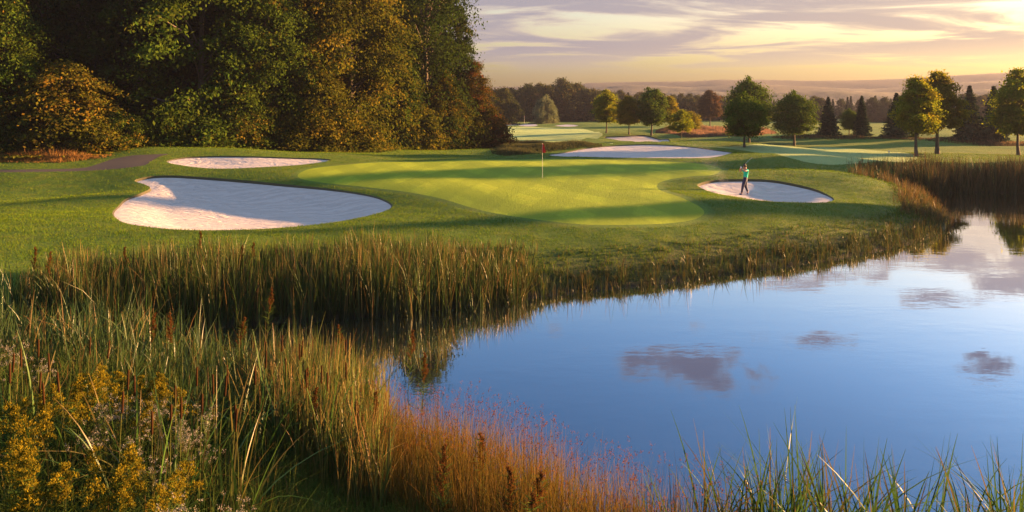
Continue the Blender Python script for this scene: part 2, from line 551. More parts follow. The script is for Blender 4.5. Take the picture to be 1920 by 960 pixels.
def ground_mats():
    # rough turf
    def turf(name, c1, c2, c3, bump, mow=0.0, sheen=0.25):
        m, g = material(name)
        tc = g.n('ShaderNodeTexCoord')
        P = tc.outputs['Object']
        big = g.noise(P, 0.12, 4, 0.6)
        mid = g.noise(P, 0.9, 5, 0.65)
        fine = g.noise(g.scaled(P, (1, 0.45, 1)), 9.0, 5, 0.7)
        c = g.mix(g.ss(big, 0.35, 0.65), c1, c2)
        c = g.mix(g.m('MULTIPLY', g.ss(mid, 0.42, 0.68), 0.75), c, c3)
        c = g.mix(g.m('MULTIPLY', g.ss(fine, 0.35, 0.7), 0.3 if mow else 0.6), c, tuple(v * 0.45 for v in c1))
        if mow:
            # crossing mowing bands: grass laid one way and the other
            for ang, w in ((0.22, 1.5), (-0.42, 1.5)):
                nd = g.n('ShaderNodeMapping')
                g.put(nd.inputs['Vector'], P)
                nd.inputs['Rotation'].default_value = (0, 0, ang)
                sx = g.n('ShaderNodeSeparateXYZ', i={0: nd.outputs[0]})
                s = g.m('SINE', g.m('MULTIPLY', sx.outputs[0], math.pi / w))
                c = g.mix(g.m('MULTIPLY', g.ss(s, -0.3, 0.3), mow), c, tuple(v * 0.72 for v in c1))
        if name == 'rough_turf':
            cd = g.n('ShaderNodeAttribute', attribute_name='collar')
            c = g.mix(g.ss(g.m('ADD', cd.outputs['Fac'], g.m('MULTIPLY', fine, 0.5)), 0.25, 0.75, 0.4, 0.0), c, (0.085, 0.165, 0.008))
            at_ = g.n('ShaderNodeAttribute', attribute_name='shore')
            sh = g.m('ADD', at_.outputs['Fac'], g.m('MULTIPLY', g.m('SUBTRACT', mid, 0.5), 3.0))
            c = g.mix(g.ss(sh, 0.6, 3.2, 1.0, 0.0), c, (0.040, 0.048, 0.012))
            c = g.mix(g.ss(at_.outputs['Fac'], -0.2, 0.35, 1.0, 0.0), c, (0.02, 0.016, 0.010))
        micro = g.noise(P, 55.0, 2, 0.8)
        b = g.n('ShaderNodeBump', i={'Strength': bump, 'Distance': 0.10, 'Height': g.m('ADD', g.m('MULTIPLY', micro, 0.6), g.m('ADD', fine, g.m('MULTIPLY', mid, 0.6)))})
        p = princ(g, Base_Color=c, Roughness=0.85, Normal=b.outputs[0], Sheen_Weight=sheen, Sheen_Roughness=0.6, Sheen_Tint=(0.75, 0.9, 0.45))
        p.inputs['Specular IOR Level'].default_value = 0.15
        out_surface(g, p)
        return m
    MAT['turf'] = turf('rough_turf', (0.042, 0.100, 0.003), (0.080, 0.135, 0.004), (0.125, 0.135, 0.006), 0.9, 0.0, 0.05)
    MAT['green'] = turf('green_turf', (0.235, 0.320, 0.014), (0.265, 0.335, 0.016), (0.28, 0.335, 0.02), 0.9, 0.65, 0.0)
    MAT['fairway'] = turf('fairway_turf', (0.195, 0.275, 0.080), (0.225, 0.295, 0.090), (0.24, 0.29, 0.10), 0.9, 0.15, 0.15)
    # sand with rake lines
    m, g = material('bunker_sand')
    tc = g.n('ShaderNodeTexCoord')
    P = tc.outputs['Object']
    wp = g.noise(P, 0.5, 3, 0.6)
    sp = g.n('ShaderNodeSeparateXYZ', i={0: P})
    wv = g.m('SINE', g.m('MULTIPLY', g.m('ADD', g.m('ADD', sp.outputs[1], g.m('MULTIPLY', sp.outputs[0], 0.18)), g.m('MULTIPLY', wp, 3.2)), 7.5))
    f1 = g.noise(g.scaled(P, (1, 2.2, 1)), 6.0, 6, 0.7)
    f2 = g.noise(P, 60.0, 3, 0.7)
    c = g.mix(f1, (0.37, 0.325, 0.30), (0.46, 0.415, 0.385))
    c = g.mix(g.m('MULTIPLY', g.ss(f2, 0.35, 0.55, 1, 0), 0.18), c, (0.26, 0.21, 0.18))
    h = g.m('ADD', g.m('MULTIPLY', g.m('MULTIPLY', wv, f1), 0.55), g.m('MULTIPLY', f1, 0.8))
    b = g.n('ShaderNodeBump', i={'Strength': 0.7, 'Distance': 0.14, 'Height': h})
    p = princ(g, Base_Color=c, Roughness=0.9, Normal=b.outputs[0])
    p.inputs['Specular IOR Level'].default_value = 0.1
    out_surface(g, p)
    MAT['sand'] = m
    MAT['soil'] = plain('bunker_edge_soil', (0.045, 0.040, 0.016), 0.95, var=0.5, sc=9)
    # worn asphalt path
    m, g = material('path_asphalt')
    tc = g.n('ShaderNodeTexCoord')
    P = tc.outputs['Object']
    a = g.noise(P, 0.7, 5, 0.6)
    b_ = g.noise(P, 25, 4, 0.7)
    c = g.mix(a, (0.032, 0.022, 0.018), (0.055, 0.036, 0.026))
    c = g.mix(g.m('MULTIPLY', b_, 0.5), c, (0.03, 0.022, 0.018))
    out_surface(g, princ(g, Base_Color=c, Roughness=0.95))
    MAT['path'] = m
    # pond water: mirror-calm, faint ripples
    m, g = material('pond_water')
    tc = g.n('ShaderNodeTexCoord')
    P = tc.outputs['Object']
    r1 = g.noise(g.scaled(P, (1.0, 2.0, 1)), 1.6, 4, 0.5)
    r2 = g.noise(g.scaled(P, (1.0, 2.0, 1)), 0.25, 2, 0.5)
    hgt = g.m('MULTIPLY', r1, g.ss(r2, 0.35, 0.7, 0.12, 1.0))
    bmp = g.n('ShaderNodeBump', i={'Strength': 0.06, 'Distance': 0.05, 'Height': hgt})
    lw = g.n('ShaderNodeLayerWeight', i={'Blend': 0.5, 'Normal': bmp.outputs[0]})
    fac = g.ss(lw.outputs['Facing'], 0.30, 0.95, 0.36, 0.95)
    gl = g.n('ShaderNodeBsdfGlossy', i={'Color': (0.97, 0.97, 0.97), 'Roughness': 0.015, 'Normal': bmp.outputs[0]})
    df = g.n('ShaderNodeBsdfDiffuse', i={'Color': (0.010, 0.014, 0.012)})
    mx = g.n('ShaderNodeMixShader', i={0: fac, 1: df.outputs[0], 2: gl.outputs[0]})
    out_surface(g, mx)
    MAT['water'] = m
    # distant wooded hills
    m, g = material('wooded_hill')
    tc = g.n('ShaderNodeTexCoord')
    P = tc.outputs['Object']
    a = g.noise(P, 0.02, 4, 0.6)
    b_ = g.noise(P, 0.25, 4, 0.7)
    c = g.mix(g.ss(a, 0.4, 0.6), (0.040, 0.042, 0.030), (0.055, 0.045, 0.030))
    c = g.mix(g.ss(b_, 0.4, 0.65), c, (0.028, 0.036, 0.015))
    bb = g.n('ShaderNodeBump', i={'Strength': 0.35, 'Distance': 2.0, 'Height': b_})
    out_surface(g, princ(g, Base_Color=c, Roughness=1.0, Normal=bb.outputs[0]))
    MAT['hill'] = m


def foliage_mat(name, c1, c2, c3, thr=0.6, trans=0.35, hazey=False):
    """c1/c2 vary leaf by leaf, c3 takes whole boughs (turning leaves)"""
    m, g = material(name)
    lv = g.n('ShaderNodeAttribute', attribute_name='leafv')
    cv = g.n('ShaderNodeAttribute', attribute_name='boughv')
    oi = g.n('ShaderNodeObjectInfo')
    c = g.mix(lv.outputs['Fac'], c1, c2)
    bv = g.m('ADD', cv.outputs['Fac'], g.m('MULTIPLY', g.m('SUBTRACT', oi.outputs['Random'], 0.5), 0.22))
    c = g.mix(g.ss(bv, thr, min(1.0, thr + 0.3)), c, c3)
    hs = g.n('ShaderNodeHueSaturation', i={'Color': c, 'Hue': g.m('ADD', 0.485, g.m('MULTIPLY', cv.outputs['Fac'], 0.03)),
                                           'Value': g.m('ADD', 0.75, g.m('MULTIPLY', cv.outputs['Fac'], 0.55))})
    d = g.n('ShaderNodeBsdfDiffuse', i={'Color': hs.outputs[0]})
    t = g.n('ShaderNodeBsdfTranslucent', i={'Color': hs.outputs[0]})
    mx = g.n('ShaderNodeMixShader', i={0: trans, 1: d.outputs[0], 2: t.outputs[0]})
    out_surface(g, mx)
    return m


def blade_mat(name, trans=0.35, gloss=0.0):
    m, g = material(name)
    a = g.n('ShaderNodeAttribute', attribute_name='tone')
    d = g.n('ShaderNodeBsdfDiffuse', i={'Color': a.outputs['Color']})
    t = g.n('ShaderNodeBsdfTranslucent', i={'Color': a.outputs['Color']})
    mx = g.n('ShaderNodeMixShader', i={0: trans, 1: d.outputs[0], 2: t.outputs[0]})
    if gloss:
        gl = g.n('ShaderNodeBsdfGlossy', i={'Color': (0.9, 0.9, 0.9), 'Roughness': 0.38})
        mx = g.n('ShaderNodeMixShader', i={0: gloss, 1: mx.outputs[0], 2: gl.outputs[0]})
    out_surface(g, mx)
    return m


ground_mats()
build_ground()

# pond
wp = np.array([(-60, -20), (140, -20), (140, 75), (-60, 75)], float)
pond = mesh_np('water', np.array([(-22, 3, 0), (95, 3, 0), (95, 56, 0), (-22, 56, 0)], float), np.array([[0, 1, 2, 3]]))
tag(link('water', pond, MAT['water']), kind='structure')

# hills: long wooded ridges fading with distance
def ridge(D, sky, depth, rough, seed):
    r = np.random.default_rng(seed)
    us = np.linspace(-1.7, 2.6, 620)
    px = us * F + CX
    top = HC + D * (YH - np.interp(px, [p[0] for p in sky], [p[1] for p in sky])) / F
    V = []
    rows = 14
    ph = r.random(12) * 6.28
    for j in range(rows):
        t = j / (rows - 1)
        yy = D - depth * (1 - t)
        pr = math.sin(t * math.pi / 2) ** 1.3
        z = -2 + (top + 2) * pr
        nz = sum(np.sin(us * f_ * D / 60 + ph[i] + j * 1.7 * (i + 1)) / (i + 1) ** 0.5 for i, f_ in enumerate((3.1, 7.3, 13.7, 23.0, 41.0)))
        V.append(np.column_stack([us * yy, np.full_like(us, yy) + 4 * np.sin(us * 30 + j), z + nz * rough * 0.22 + r.random(len(us)) * rough * (0.9 if j == rows - 1 else 0.3)]))
    V.append(np.column_stack([us * (D + 60), np.full_like(us, D + 60), np.full_like(us, -3.0)]))
    n = len(us)
    V = np.concatenate(V)
    i, j = np.meshgrid(np.arange(n - 1), np.arange(rows), indexing='ij')
    a = (j * n + i).ravel()
    me = mesh_np('hill', V, np.column_stack([a, a + 1, a + n + 1, a + n]), smooth=True)
    tag(link('hill', me, MAT['hill']), kind='structure')


ridge(1150, [(-1200, 150), (600, 168), (915, 164), (1050, 161), (1110, 156), (1220, 154), (1300, 153), (1350, 150), (1420, 150.5), (1500, 152), (1600, 151.5),
             (1700, 148), (1780, 143), (1850, 139), (1920, 136), (2300, 128), (4000, 150)], 330, 0.9, 1)
ridge(800, [(-1200, 180), (900, 176), (1080, 168), (1180, 160), (1300, 165), (1400, 158), (1500, 163), (1640, 168), (1760, 158), (1920, 150), (2400, 150), (4000, 160)], 220, 0.9, 2)
ridge(560, [(-1200, 185), (900, 182), (1150, 178), (1320, 172), (1420, 176), (1560, 170), (1700, 175), (1850, 168), (1960, 172), (4000, 180)], 130, 0.9, 3)


def build_haze():
    bm = bmesh.new()
    x0, x1, y0, y1, z0, z1 = -2350, 3300, -700, 1500, -4.5, 66
    bmesh.ops.create_cube(bm, size=1.0)
    for v in bm.verts:
        v.co = Vector((x0 if v.co.x < 0 else x1, y0 if v.co.y < 0 else y1, z0 if v.co.z < 0 else z1))
    me = bpy.data.meshes.new('haze')
    bm.to_mesh(me); bm.free()
    m, g = material('morning_haze')
    v = g.n('ShaderNodeVolumePrincipled')
    v.inputs['Color'].default_value = (0.15, 0.16, 0.23, 1)
    v.inputs['Density'].default_value = 0.00048
    v.inputs['Anisotropy'].default_value = 0.3
    o = g.n('ShaderNodeOutputMaterial')
    g.t.links.new(v.outputs[0], o.inputs['Volume'])
    me.materials.append(m)
    return tag(link('haze', me), kind='stuff', label='pale morning haze lying over the course and the hills')


if HAZE: build_haze()
# trees out of frame to the right: q (across the sun's path), t (along it), height, width factor
SHADOWERS = [(44.5, 92, 14, .72), (27.3, 98, 14, .34)]
# ------------------------------------------------------------------ plants: generators
def leaves(centres, size, up_bias, out_dir, r, elong=1.5):
    """one pointed four-sided leaf (or small spray of leaves) per centre"""
    n = len(centres)
    nrm = r.normal(size=(n, 3)) + out_dir * 0.7 + np.array([0, 0, up_bias])
    nrm /= np.linalg.norm(nrm, axis=1)[:, None] + 1e-9
    a = np.cross(nrm, r.normal(size=(n, 3)))
    a /= np.linalg.norm(a, axis=1)[:, None] + 1e-9
    b = np.cross(nrm, a)
    s = size * (0.65 + 0.7 * r.random(n))[:, None]
    q = np.stack([centres - a * s * elong * 0.5, centres + b * s * 0.42 + nrm * s * 0.08, centres + a * s * elong * 0.5, centres - b * s * 0.42 + nrm * s * 0.08], 1)
    V = q.reshape(-1, 3)
    Fq = np.arange(4 * n).reshape(n, 4)
    return V, Fq


def tube(path, radii, sides=6):
    path = np.asarray(path, float)
    n = len(path)
    V = []
    for i in range(n):
        t = path[min(i + 1, n - 1)] - path[max(i - 1, 0)]
        t /= np.linalg.norm(t) + 1e-9
        u = np.cross(t, [0.3, 0.9, 0.1] if abs(t[2]) > 0.8 else [0, 0, 1]); u /= np.linalg.norm(u) + 1e-9
        w = np.cross(t, u)
        for k in range(sides):
            a = 2 * math.pi * k / sides
            V.append(path[i] + radii[i] * (math.cos(a) * u + math.sin(a) * w))
    Fq = [(i * sides + k, i * sides + (k + 1) % sides, (i + 1) * sides + (k + 1) % sides, (i + 1) * sides + k) for i in range(n - 1) for k in range(sides)]
    return np.array(V), np.array(Fq)


def join(parts):
    V, Fq, off = [], [], 0
    for v, f in parts:
        V.append(v); Fq.append(f + off); off += len(v)
    return np.concatenate(V), np.concatenate(Fq)


def tree_meshes(seed, h, base, rad, prof, nclump, per, leaf, clump=1.0, flat=0.55, trunk_r=0.25, droop=0.35, strand=0.0, limbs=26, up=0.5, hang=0.0):
    """h: height, base: height where the crown starts, rad: widest radius, prof(t): radius share for t 0..1 up the crown"""
    r = np.random.default_rng(seed)
    t = r.random(nclump * 3)
    keep = r.random(nclump * 3) < (0.25 + np.array([prof(v) for v in t]))
    t = t[keep][:nclump]
    n = len(t)
    az = r.random(n) * 6.283
    lob = 1 + 0.2 * np.sin(az * 2 + seed) + 0.16 * np.sin(az * 3 + t * 7 + seed * 2) + 0.14 * np.sin(az * 5 - t * 11)
    Rm = rad * np.array([prof(v) for v in t]) * lob
    rr = Rm * (1 - 0.62 * r.random(n) ** 1.9)
    z = base + (h - base) * t + r.normal(size=n) * 0.025 * h
    C = np.column_stack([rr * np.cos(az), rr * np.sin(az), z - droop * rr * 0.35])
    cr = clump * (0.6 + 0.8 * r.random(n))
    bough = r.random(n)
    # leaves round the clumps, denser on the shells, tilted outwards and down
    ci = np.repeat(np.arange(n), per)
    m = len(ci)
    d = r.normal(size=(m, 3)); d /= np.linalg.norm(d, axis=1)[:, None]
    rad_ = cr[ci] * (0.35 + 0.65 * r.random(m) ** 0.6) * (1 + 0.34 * r.normal(size=m))
    off = d * rad_[:, None]
    off[:, 2] *= flat
    outd = np.column_stack([np.cos(az), np.sin(az), np.zeros(n)])[ci]
    along = (off * outd).sum(1)
    off += outd * (along * 0.45)[:, None]
    off[:, 2] -= np.maximum(along, 0) * 0.45 * droop * 2
    if strand: off[:, 2] -= strand * r.random(m) ** 1.2 * (0.4 + 0.6 * r.random(n)[ci])
    L = C[ci] + off
    L[:, 2] = np.maximum(L[:, 2], 0.12)
    V, Fq = leaves(L, leaf, up, outd * 0.8 + d * 0.6, r, 1.5 if not hang else 2.4)
    lv = np.repeat(r.random(m), 4)
    bv = np.repeat(np.clip(bough[ci] * 0.75 + 0.25 * r.random(m), 0, 1), 4)
    crown = mesh_np('crown', V, Fq, {'leafv': lv, 'boughv': bv})
    # trunk and limbs
    kz = np.linspace(0, 1, 8)
    wob = np.cumsum(r.normal(size=(8, 2)) * h * 0.006, 0)
    th = h * 0.86
    path = np.column_stack([wob[:, 0], wob[:, 1], kz * th - 0.25])
    rads = trunk_r * (1 - 0.85 * kz) ; rads[0] *= 1.45; rads[1] *= 1.05
    parts = [tube(path, rads, 8)]
    for k in r.permutation(n)[:limbs]:
        e = C[k]
        zz = max(min(e[2] * 0.72, e[2] - 0.5 * rr[k]), base * 0.75)
        s = np.array([np.interp(zz, path[:, 2], path[:, 0]), np.interp(zz, path[:, 2], path[:, 1]), zz])
        mid = s * 0.5 + e * 0.5 + np.array([0, 0, 0.12 * rr[k]])
        r0 = np.interp(zz, path[:, 2], rads) * 0.5
        parts.append(tube([s, mid, e], [r0, r0 * 0.6, r0 * 0.15], 4))
    tv, tf = join(parts)
    trunk = mesh_np('trunk', tv, tf, smooth=True)
    return crown, trunk


def spruce_meshes(seed, h, rad, leaf=0.22, whorls=26, per=34):
    r = np.random.default_rng(seed)
    Cs, lv, bv, outs, limbs = [], [], [], [], []
    for w in range(whorls):
        t = (w + 0.3) / whorls
        z0 = h * (0.05 + 0.93 * t)
        Rw = rad * (1 - t) ** 0.85 * (0.82 + 0.3 * r.random())
        nb = int(7 + 9 * (1 - t))
        for b in range(nb):
            az = 6.283 * (b + r.random() * 0.8) / nb
            L = Rw * (0.75 + 0.35 * r.random())
            s = r.random(per) ** 0.7
            dirv = np.array([math.cos(az), math.sin(az), 0])
            side = np.array([-dirv[1], dirv[0], 0])
            wid = (1 - s) * L * 0.30 + 0.08
            p = dirv * (s * L)[:, None] + side * (r.normal(size=per) * wid * 0.6)[:, None]
            zz = z0 - 0.28 * L * s ** 1.4 + 0.10 * L * s ** 4 - r.random(per) * 0.22 * L * 0.5
            p[:, 2] = np.maximum(zz + r.normal(size=per) * 0.05, 0.1)
            Cs.append(p); lv.append(r.random(per)); bv.append(np.full(per, r.random())); outs.append(np.tile(dirv, (per, 1)))
            if b % 3 == 0: limbs.append(tube([[0, 0, z0], dirv * L * 0.8 + np.array([0, 0, z0 - 0.2 * L])], [0.035, 0.01], 4))
    C = np.concatenate(Cs)
    V, Fq = leaves(C, leaf, 0.6, np.concatenate(outs), r, 2.0)
    crown = mesh_np('crown', V, Fq, {'leafv': np.repeat(np.concatenate(lv), 4), 'boughv': np.repeat(np.concatenate(bv), 4)})
    path = [[0, 0, -0.2], [0, 0, h * 0.3], [0, 0, h * 0.97]]
    tv, tf = join([tube(path, [h * 0.018, h * 0.012, 0.01], 7)] + limbs)
    return crown, mesh_np('trunk', tv, tf, smooth=True)


oval = lambda t: math.sqrt(max(0.0, 1 - (2 * t - 0.86) ** 2 / 1.32)) if t > 0.43 else 0.55 + 0.45 * math.sin(t / 0.43 * math.pi / 2)
dome = lambda t: max(0.05, (1 - t ** 2.4)) ** 0.6
egg = lambda t: (0.45 + 0.55 * math.sin(min(t / 0.34, 1) * math.pi / 2)) * (1 - max(0, (t - 0.34) / 0.66) ** 2.1) ** 0.75 + 0.02
tall = lambda t: 0.80 + 0.20 * math.sin(t * 3.1) - 0.72 * max(0, (t - 0.55) / 0.45) ** 2
wall = lambda t: 0.92 + 0.10 * math.sin(t * 5 + 1) - 0.62 * max(0, (t - 0.6) / 0.4) ** 2
ball = lambda t: math.sqrt(max(0.02, 1 - (2 * t - 0.95) ** 2 * 0.92))

bark = plain('bark', (0.075, 0.058, 0.045), 0.95, var=0.4, sc=6)
FOL = {
    'maple_green': foliage_mat('maple_green', (0.030, 0.059, 0.0072), (0.059, 0.083, 0.0090), (0.107, 0.070, 0.0090), 0.74),
    'maple_gold': foliage_mat('maple_gold', (0.046, 0.062, 0.007), (0.085, 0.078, 0.008), (0.112, 0.072, 0.008), 0.60),
    'maple_orange': foliage_mat('maple_orange', (0.044, 0.058, 0.007), (0.085, 0.066, 0.008), (0.120, 0.058, 0.008), 0.64),
    'oak_dark': foliage_mat('oak_dark', (0.015, 0.031, 0.0052), (0.029, 0.044, 0.0068), (0.056, 0.045, 0.0075), 0.78),
    'red_shrub': foliage_mat('red_shrub', (0.043, 0.047, 0.0078), (0.066, 0.052, 0.0078), (0.102, 0.032, 0.0094), 0.62),
    'lawn_bright': foliage_mat('lawn_bright', (0.095, 0.135, 0.008), (0.160, 0.175, 0.010), (0.220, 0.165, 0.010), 0.62, 0.55),
    'lawn_gold': foliage_mat('lawn_gold', (0.100, 0.108, 0.008), (0.165, 0.140, 0.010), (0.210, 0.130, 0.010), 0.68, 0.55),
    'lawn_dark': foliage_mat('lawn_dark', (0.040, 0.080, 0.010), (0.075, 0.108, 0.012), (0.130, 0.125, 0.012), 0.70),
    'copper': foliage_mat('copper', (0.062, 0.045, 0.020), (0.090, 0.056, 0.024), (0.110, 0.052, 0.024), 0.6),
    'spruce': foliage_mat('spruce', (0.016, 0.034, 0.018), (0.030, 0.050, 0.026), (0.040, 0.058, 0.030), 0.7, 0.15),
    'willow': foliage_mat('willow', (0.090, 0.120, 0.060), (0.130, 0.150, 0.075), (0.150, 0.150, 0.070), 0.6),
    'woods': foliage_mat('woods', (0.028, 0.040, 0.0144), (0.048, 0.056, 0.0176), (0.080, 0.052, 0.0176), 0.7),
}
PROTO = {}


def proto(key, *a, **k):
    PROTO[key] = (spruce_meshes if k.pop('spruce', False) else tree_meshes)(*a, **k)


# full-size forest trees (leaf sprays about 20 cm)
proto('forest_a', 11, 21, 1.0, 5.2, wall, 250, 150, 0.21, clump=1.35, flat=0.50, trunk_r=0.34, droop=0.8, limbs=40)
proto('forest_b', 12, 22, 1.8, 4.8, tall, 240, 150, 0.21, clump=1.40, flat=0.55, trunk_r=0.36, droop=0.7, limbs=40)
proto('forest_c', 13, 19, 0.6, 5.6, wall, 250, 150, 0.21, clump=1.30, flat=0.42, trunk_r=0.32, droop=1.0, limbs=40)
proto('forest_open', 14, 20, 7.5, 5.0, tall, 210, 120, 0.24, clump=1.3, flat=0.5, trunk_r=0.30, droop=0.6, limbs=40)
proto('forest_shrub', 15, 5.0, 0.1, 2.6, dome, 120, 110, 0.17, clump=0.75, flat=0.6, trunk_r=0.08, droop=0.6, limbs=20)
proto('forest_low', 17, 8.0, 0.1, 3.6, dome, 190, 120, 0.17, clump=0.95, flat=0.42, trunk_r=0.14, droop=1.0, limbs=24)
proto('forest_edge', 16, 17, 0.4, 4.2, egg, 250, 110, 0.22, clump=1.1, flat=0.5, trunk_r=0.26, droop=0.8, limbs=30)
# lawn trees, one unit = their real size
proto('lawn_maple', 21, 10, 3.1, 2.2, egg, 190, 110, 0.20, clump=0.75, flat=0.55, trunk_r=0.17, droop=0.5, limbs=24)
proto('lawn_maple_b', 22, 10, 3.2, 2.5, oval, 210, 110, 0.20, clump=0.75, flat=0.6, trunk_r=0.18, droop=0.5, limbs=24)
proto('lawn_round', 23, 10, 2.8, 3.4, ball, 230, 110, 0.22, clump=0.95, flat=0.65, trunk_r=0.22, droop=0.4, limbs=24)
proto('lawn_oval', 24, 10, 2.8, 2.3, oval, 230, 110, 0.20, clump=0.75, flat=0.7, trunk_r=0.20, droop=0.3, limbs=24)
proto('lawn_small', 25, 6, 1.7, 2.6, egg, 130, 90, 0.17, clump=0.65, flat=0.5, trunk_r=0.10, droop=0.4, limbs=20)
proto('big_golden', 26, 10, 3.3, 2.15, egg, 210, 110, 0.17, clump=0.60, flat=0.6, trunk_r=0.22, droop=0.4, limbs=30)
proto('spruce_a', 31, 10, 2.9, spruce=True)
proto('spruce_b', 32, 10, 2.4, spruce=True)
proto('willow', 33, 10, 0.9, 5.3, dome, 170, 130, 0.20, clump=0.9, flat=0.6, trunk_r=0.3, droop=0.9, strand=2.6, limbs=16, hang=1)
proto('wood_a', 34, 12, 0.3, 4.3, dome, 150, 70, 0.38, clump=1.2, flat=0.7, trunk_r=0.2, droop=0.6, limbs=10)
proto('wood_b', 35, 13, 0.3, 3.4, egg, 150, 70, 0.36, clump=1.1, flat=0.7, trunk_r=0.2, droop=0.5, limbs=10)
proto('wood_spire', 36, 13, 2.6, leaf=0.40, whorls=18, per=16, spruce=True)


def tree(kind, mat, x, y, h, label, cat='tree', group=None, rz=None, wide=1.0, name=None, z=None):
    crown, trunk = PROTO[kind]
    h0 = {'forest_a': 21, 'forest_b': 22, 'forest_c': 19, 'forest_open': 20, 'forest_shrub': 5, 'forest_low': 8, 'forest_edge': 17, 'lawn_small': 6, 'wood_a': 12, 'wood_b': 13, 'wood_spire': 13}.get(kind, 10)
    s = h / h0
    rz = random.random() * 6.28 if rz is None else rz
    t = empty(name or ('spruce_tree' if 'spruce' in kind or 'spire' in kind else 'willow_tree' if kind == 'willow' else 'shrub' if 'shrub' in kind else 'broadleaf_tree'), (x, y, (z_at(x, y) if z is None else z)), rz)
    t.scale = (s * wide, s * wide, s)
    tag(t, label, cat, group)
    link('crown', crown, FOL[mat], t)
    link('trunk', trunk, bark, t)
    return t


def tree_px(kind, mat, px, pybase, pytop, label, **k):
    x, y = hit(px, pybase)
    z = z_at(x, y)
    h = HC + y * (YH - pytop) / F - z
    hw = k.pop('hw', None)
    t = tree(kind, mat, x, y, h, label, z=z, **k)
    return t


random.seed(5)
# ---- forest on the left: named trees of the front row, then the ones behind
def fx(px, y): return (px - CX) / F * y

def edge(px):
    """depth of the forest's edge, which draws back towards its right end"""
    return float(np.interp(px, [-400, -60, 150, 300, 450, 600, 750, 900, 1000], [50, 56, 58, 63, 67, 72, 79, 88, 91]))


front = [
    # px, depth behind the edge, kind, material, height, label, width
    (-70, 2, 'forest_c', 'maple_orange', 17, 'leafy green and orange maple cut off by the left edge of the photo', 1.0),
    (0, 1, 'forest_c', 'maple_green', 14, 'green maple with light boughs above the tall orange grass at far left', .85),
    (120, 0, 'forest_low', 'maple_orange', 7.5, 'low orange-tinged maple with sweeping boughs above the start of the path', 1.25),
    (160, 8, 'forest_b', 'oak_dark', 24, 'very dark tall tree filling the shade behind the orange-tinged maple', .9),
    (268, 5, 'forest_open', 'oak_dark', 23, 'dark tree with bare grey trunk showing in the shadow above the path', .85),
    (385, 1, 'forest_a', 'maple_green', 25, 'tall green tree with sunlit right flank above the upper bunker', .95),
    (505, -1, 'forest_c', 'maple_green', 18, 'green tree with drooping boughs behind right end of the upper bunker', .8),
    (560, 5, 'forest_b', 'maple_gold', 26, 'tall golden-green maple in the middle of the forest edge', 1.0),
    (665, -1, 'forest_a', 'maple_gold', 23, 'broad golden maple with rusty sunlit boughs left of the dark oak', .95),
    (795, 2, 'forest_b', 'oak_dark', 27, 'tall dark oak at the right end of the forest', .82),
    (735, 0, 'forest_edge', 'maple_green', 14, 'mid-height green tree between the golden maple and the dark oak', .85),
    (860, 4, 'forest_edge', 'oak_dark', 17.5, 'slender dark tree whose loose twigs stand against the sky', .60),
    (893, 0, 'forest_edge', 'red_shrub', 10.5, 'small reddish tree at the very right corner of the forest', .85),
    (835, -2, 'forest_edge', 'maple_gold', 9.0, 'small brownish bushy tree below the tall dark oak', .9),
    (600, -3, 'forest_low', 'maple_gold', 8.0, 'rounded golden sapling in front of the forest middle', 1.0),
    (450, -2, 'forest_low', 'maple_green', 6.5, 'rounded green sapling right behind the crest of the upper bunker', 1.0),
]
for px, dy, kind, mt, h, lb, wd in front:
    y = edge(px) + dy
    tree(kind, mt, fx(px, y), y, h, lb, wide=wd)
for px, h, mt in [(330, 3.2, 'maple_green'), (372, 4.0, 'maple_green'), (415, 3.2, 'maple_green'), (500, 4.0, 'maple_green'), (545, 4.4, 'maple_green'),
                  (640, 4.6, 'maple_gold'), (690, 4.2, 'maple_green'), (740, 4.8, 'oak_dark'), (780, 5, 'maple_gold'), (870, 5, 'maple_gold'), (916, 4.6, 'red_shrub'),
                  (815, 5, 'oak_dark'), (30, 3.2, 'oak_dark'), (-40, 3.5, 'maple_green'), (215, 3.0, 'maple_green'), (250, 2.6, 'maple_green'), (180, 2.8, 'maple_gold')]:
    y = edge(px) - 1.5 + random.uniform(-1, 1)
    tree('forest_shrub', mt, fx(px, y), y, h, 'low shrub at the foot of the forest edge beside the path' if px < 300 else 'low shrub at the foot of the forest behind the upper bunker' if px < 620 else 'low shrub at the foot of the forest beyond the green', 'shrub', 'shrubs along the foot of the forest', wide=1.1)
for i in range(34):
    px = -330 + (i // 2) * 70 + (i % 2) * 35 + random.uniform(-15, 15)
    if px > 800: continue
    y = edge(px) + 11 + (i % 3) * 6 + random.random() * 3
    tree(['forest_a', 'forest_b', 'forest_c'][i % 3], ['oak_dark', 'maple_green', 'oak_dark'][(i * 7) % 3], fx(px, y), y, random.uniform(23, 28),
         'tall broadleaf tree standing deep in the forest behind its front row', 'tree', 'trees deep in the forest', wide=1.0)

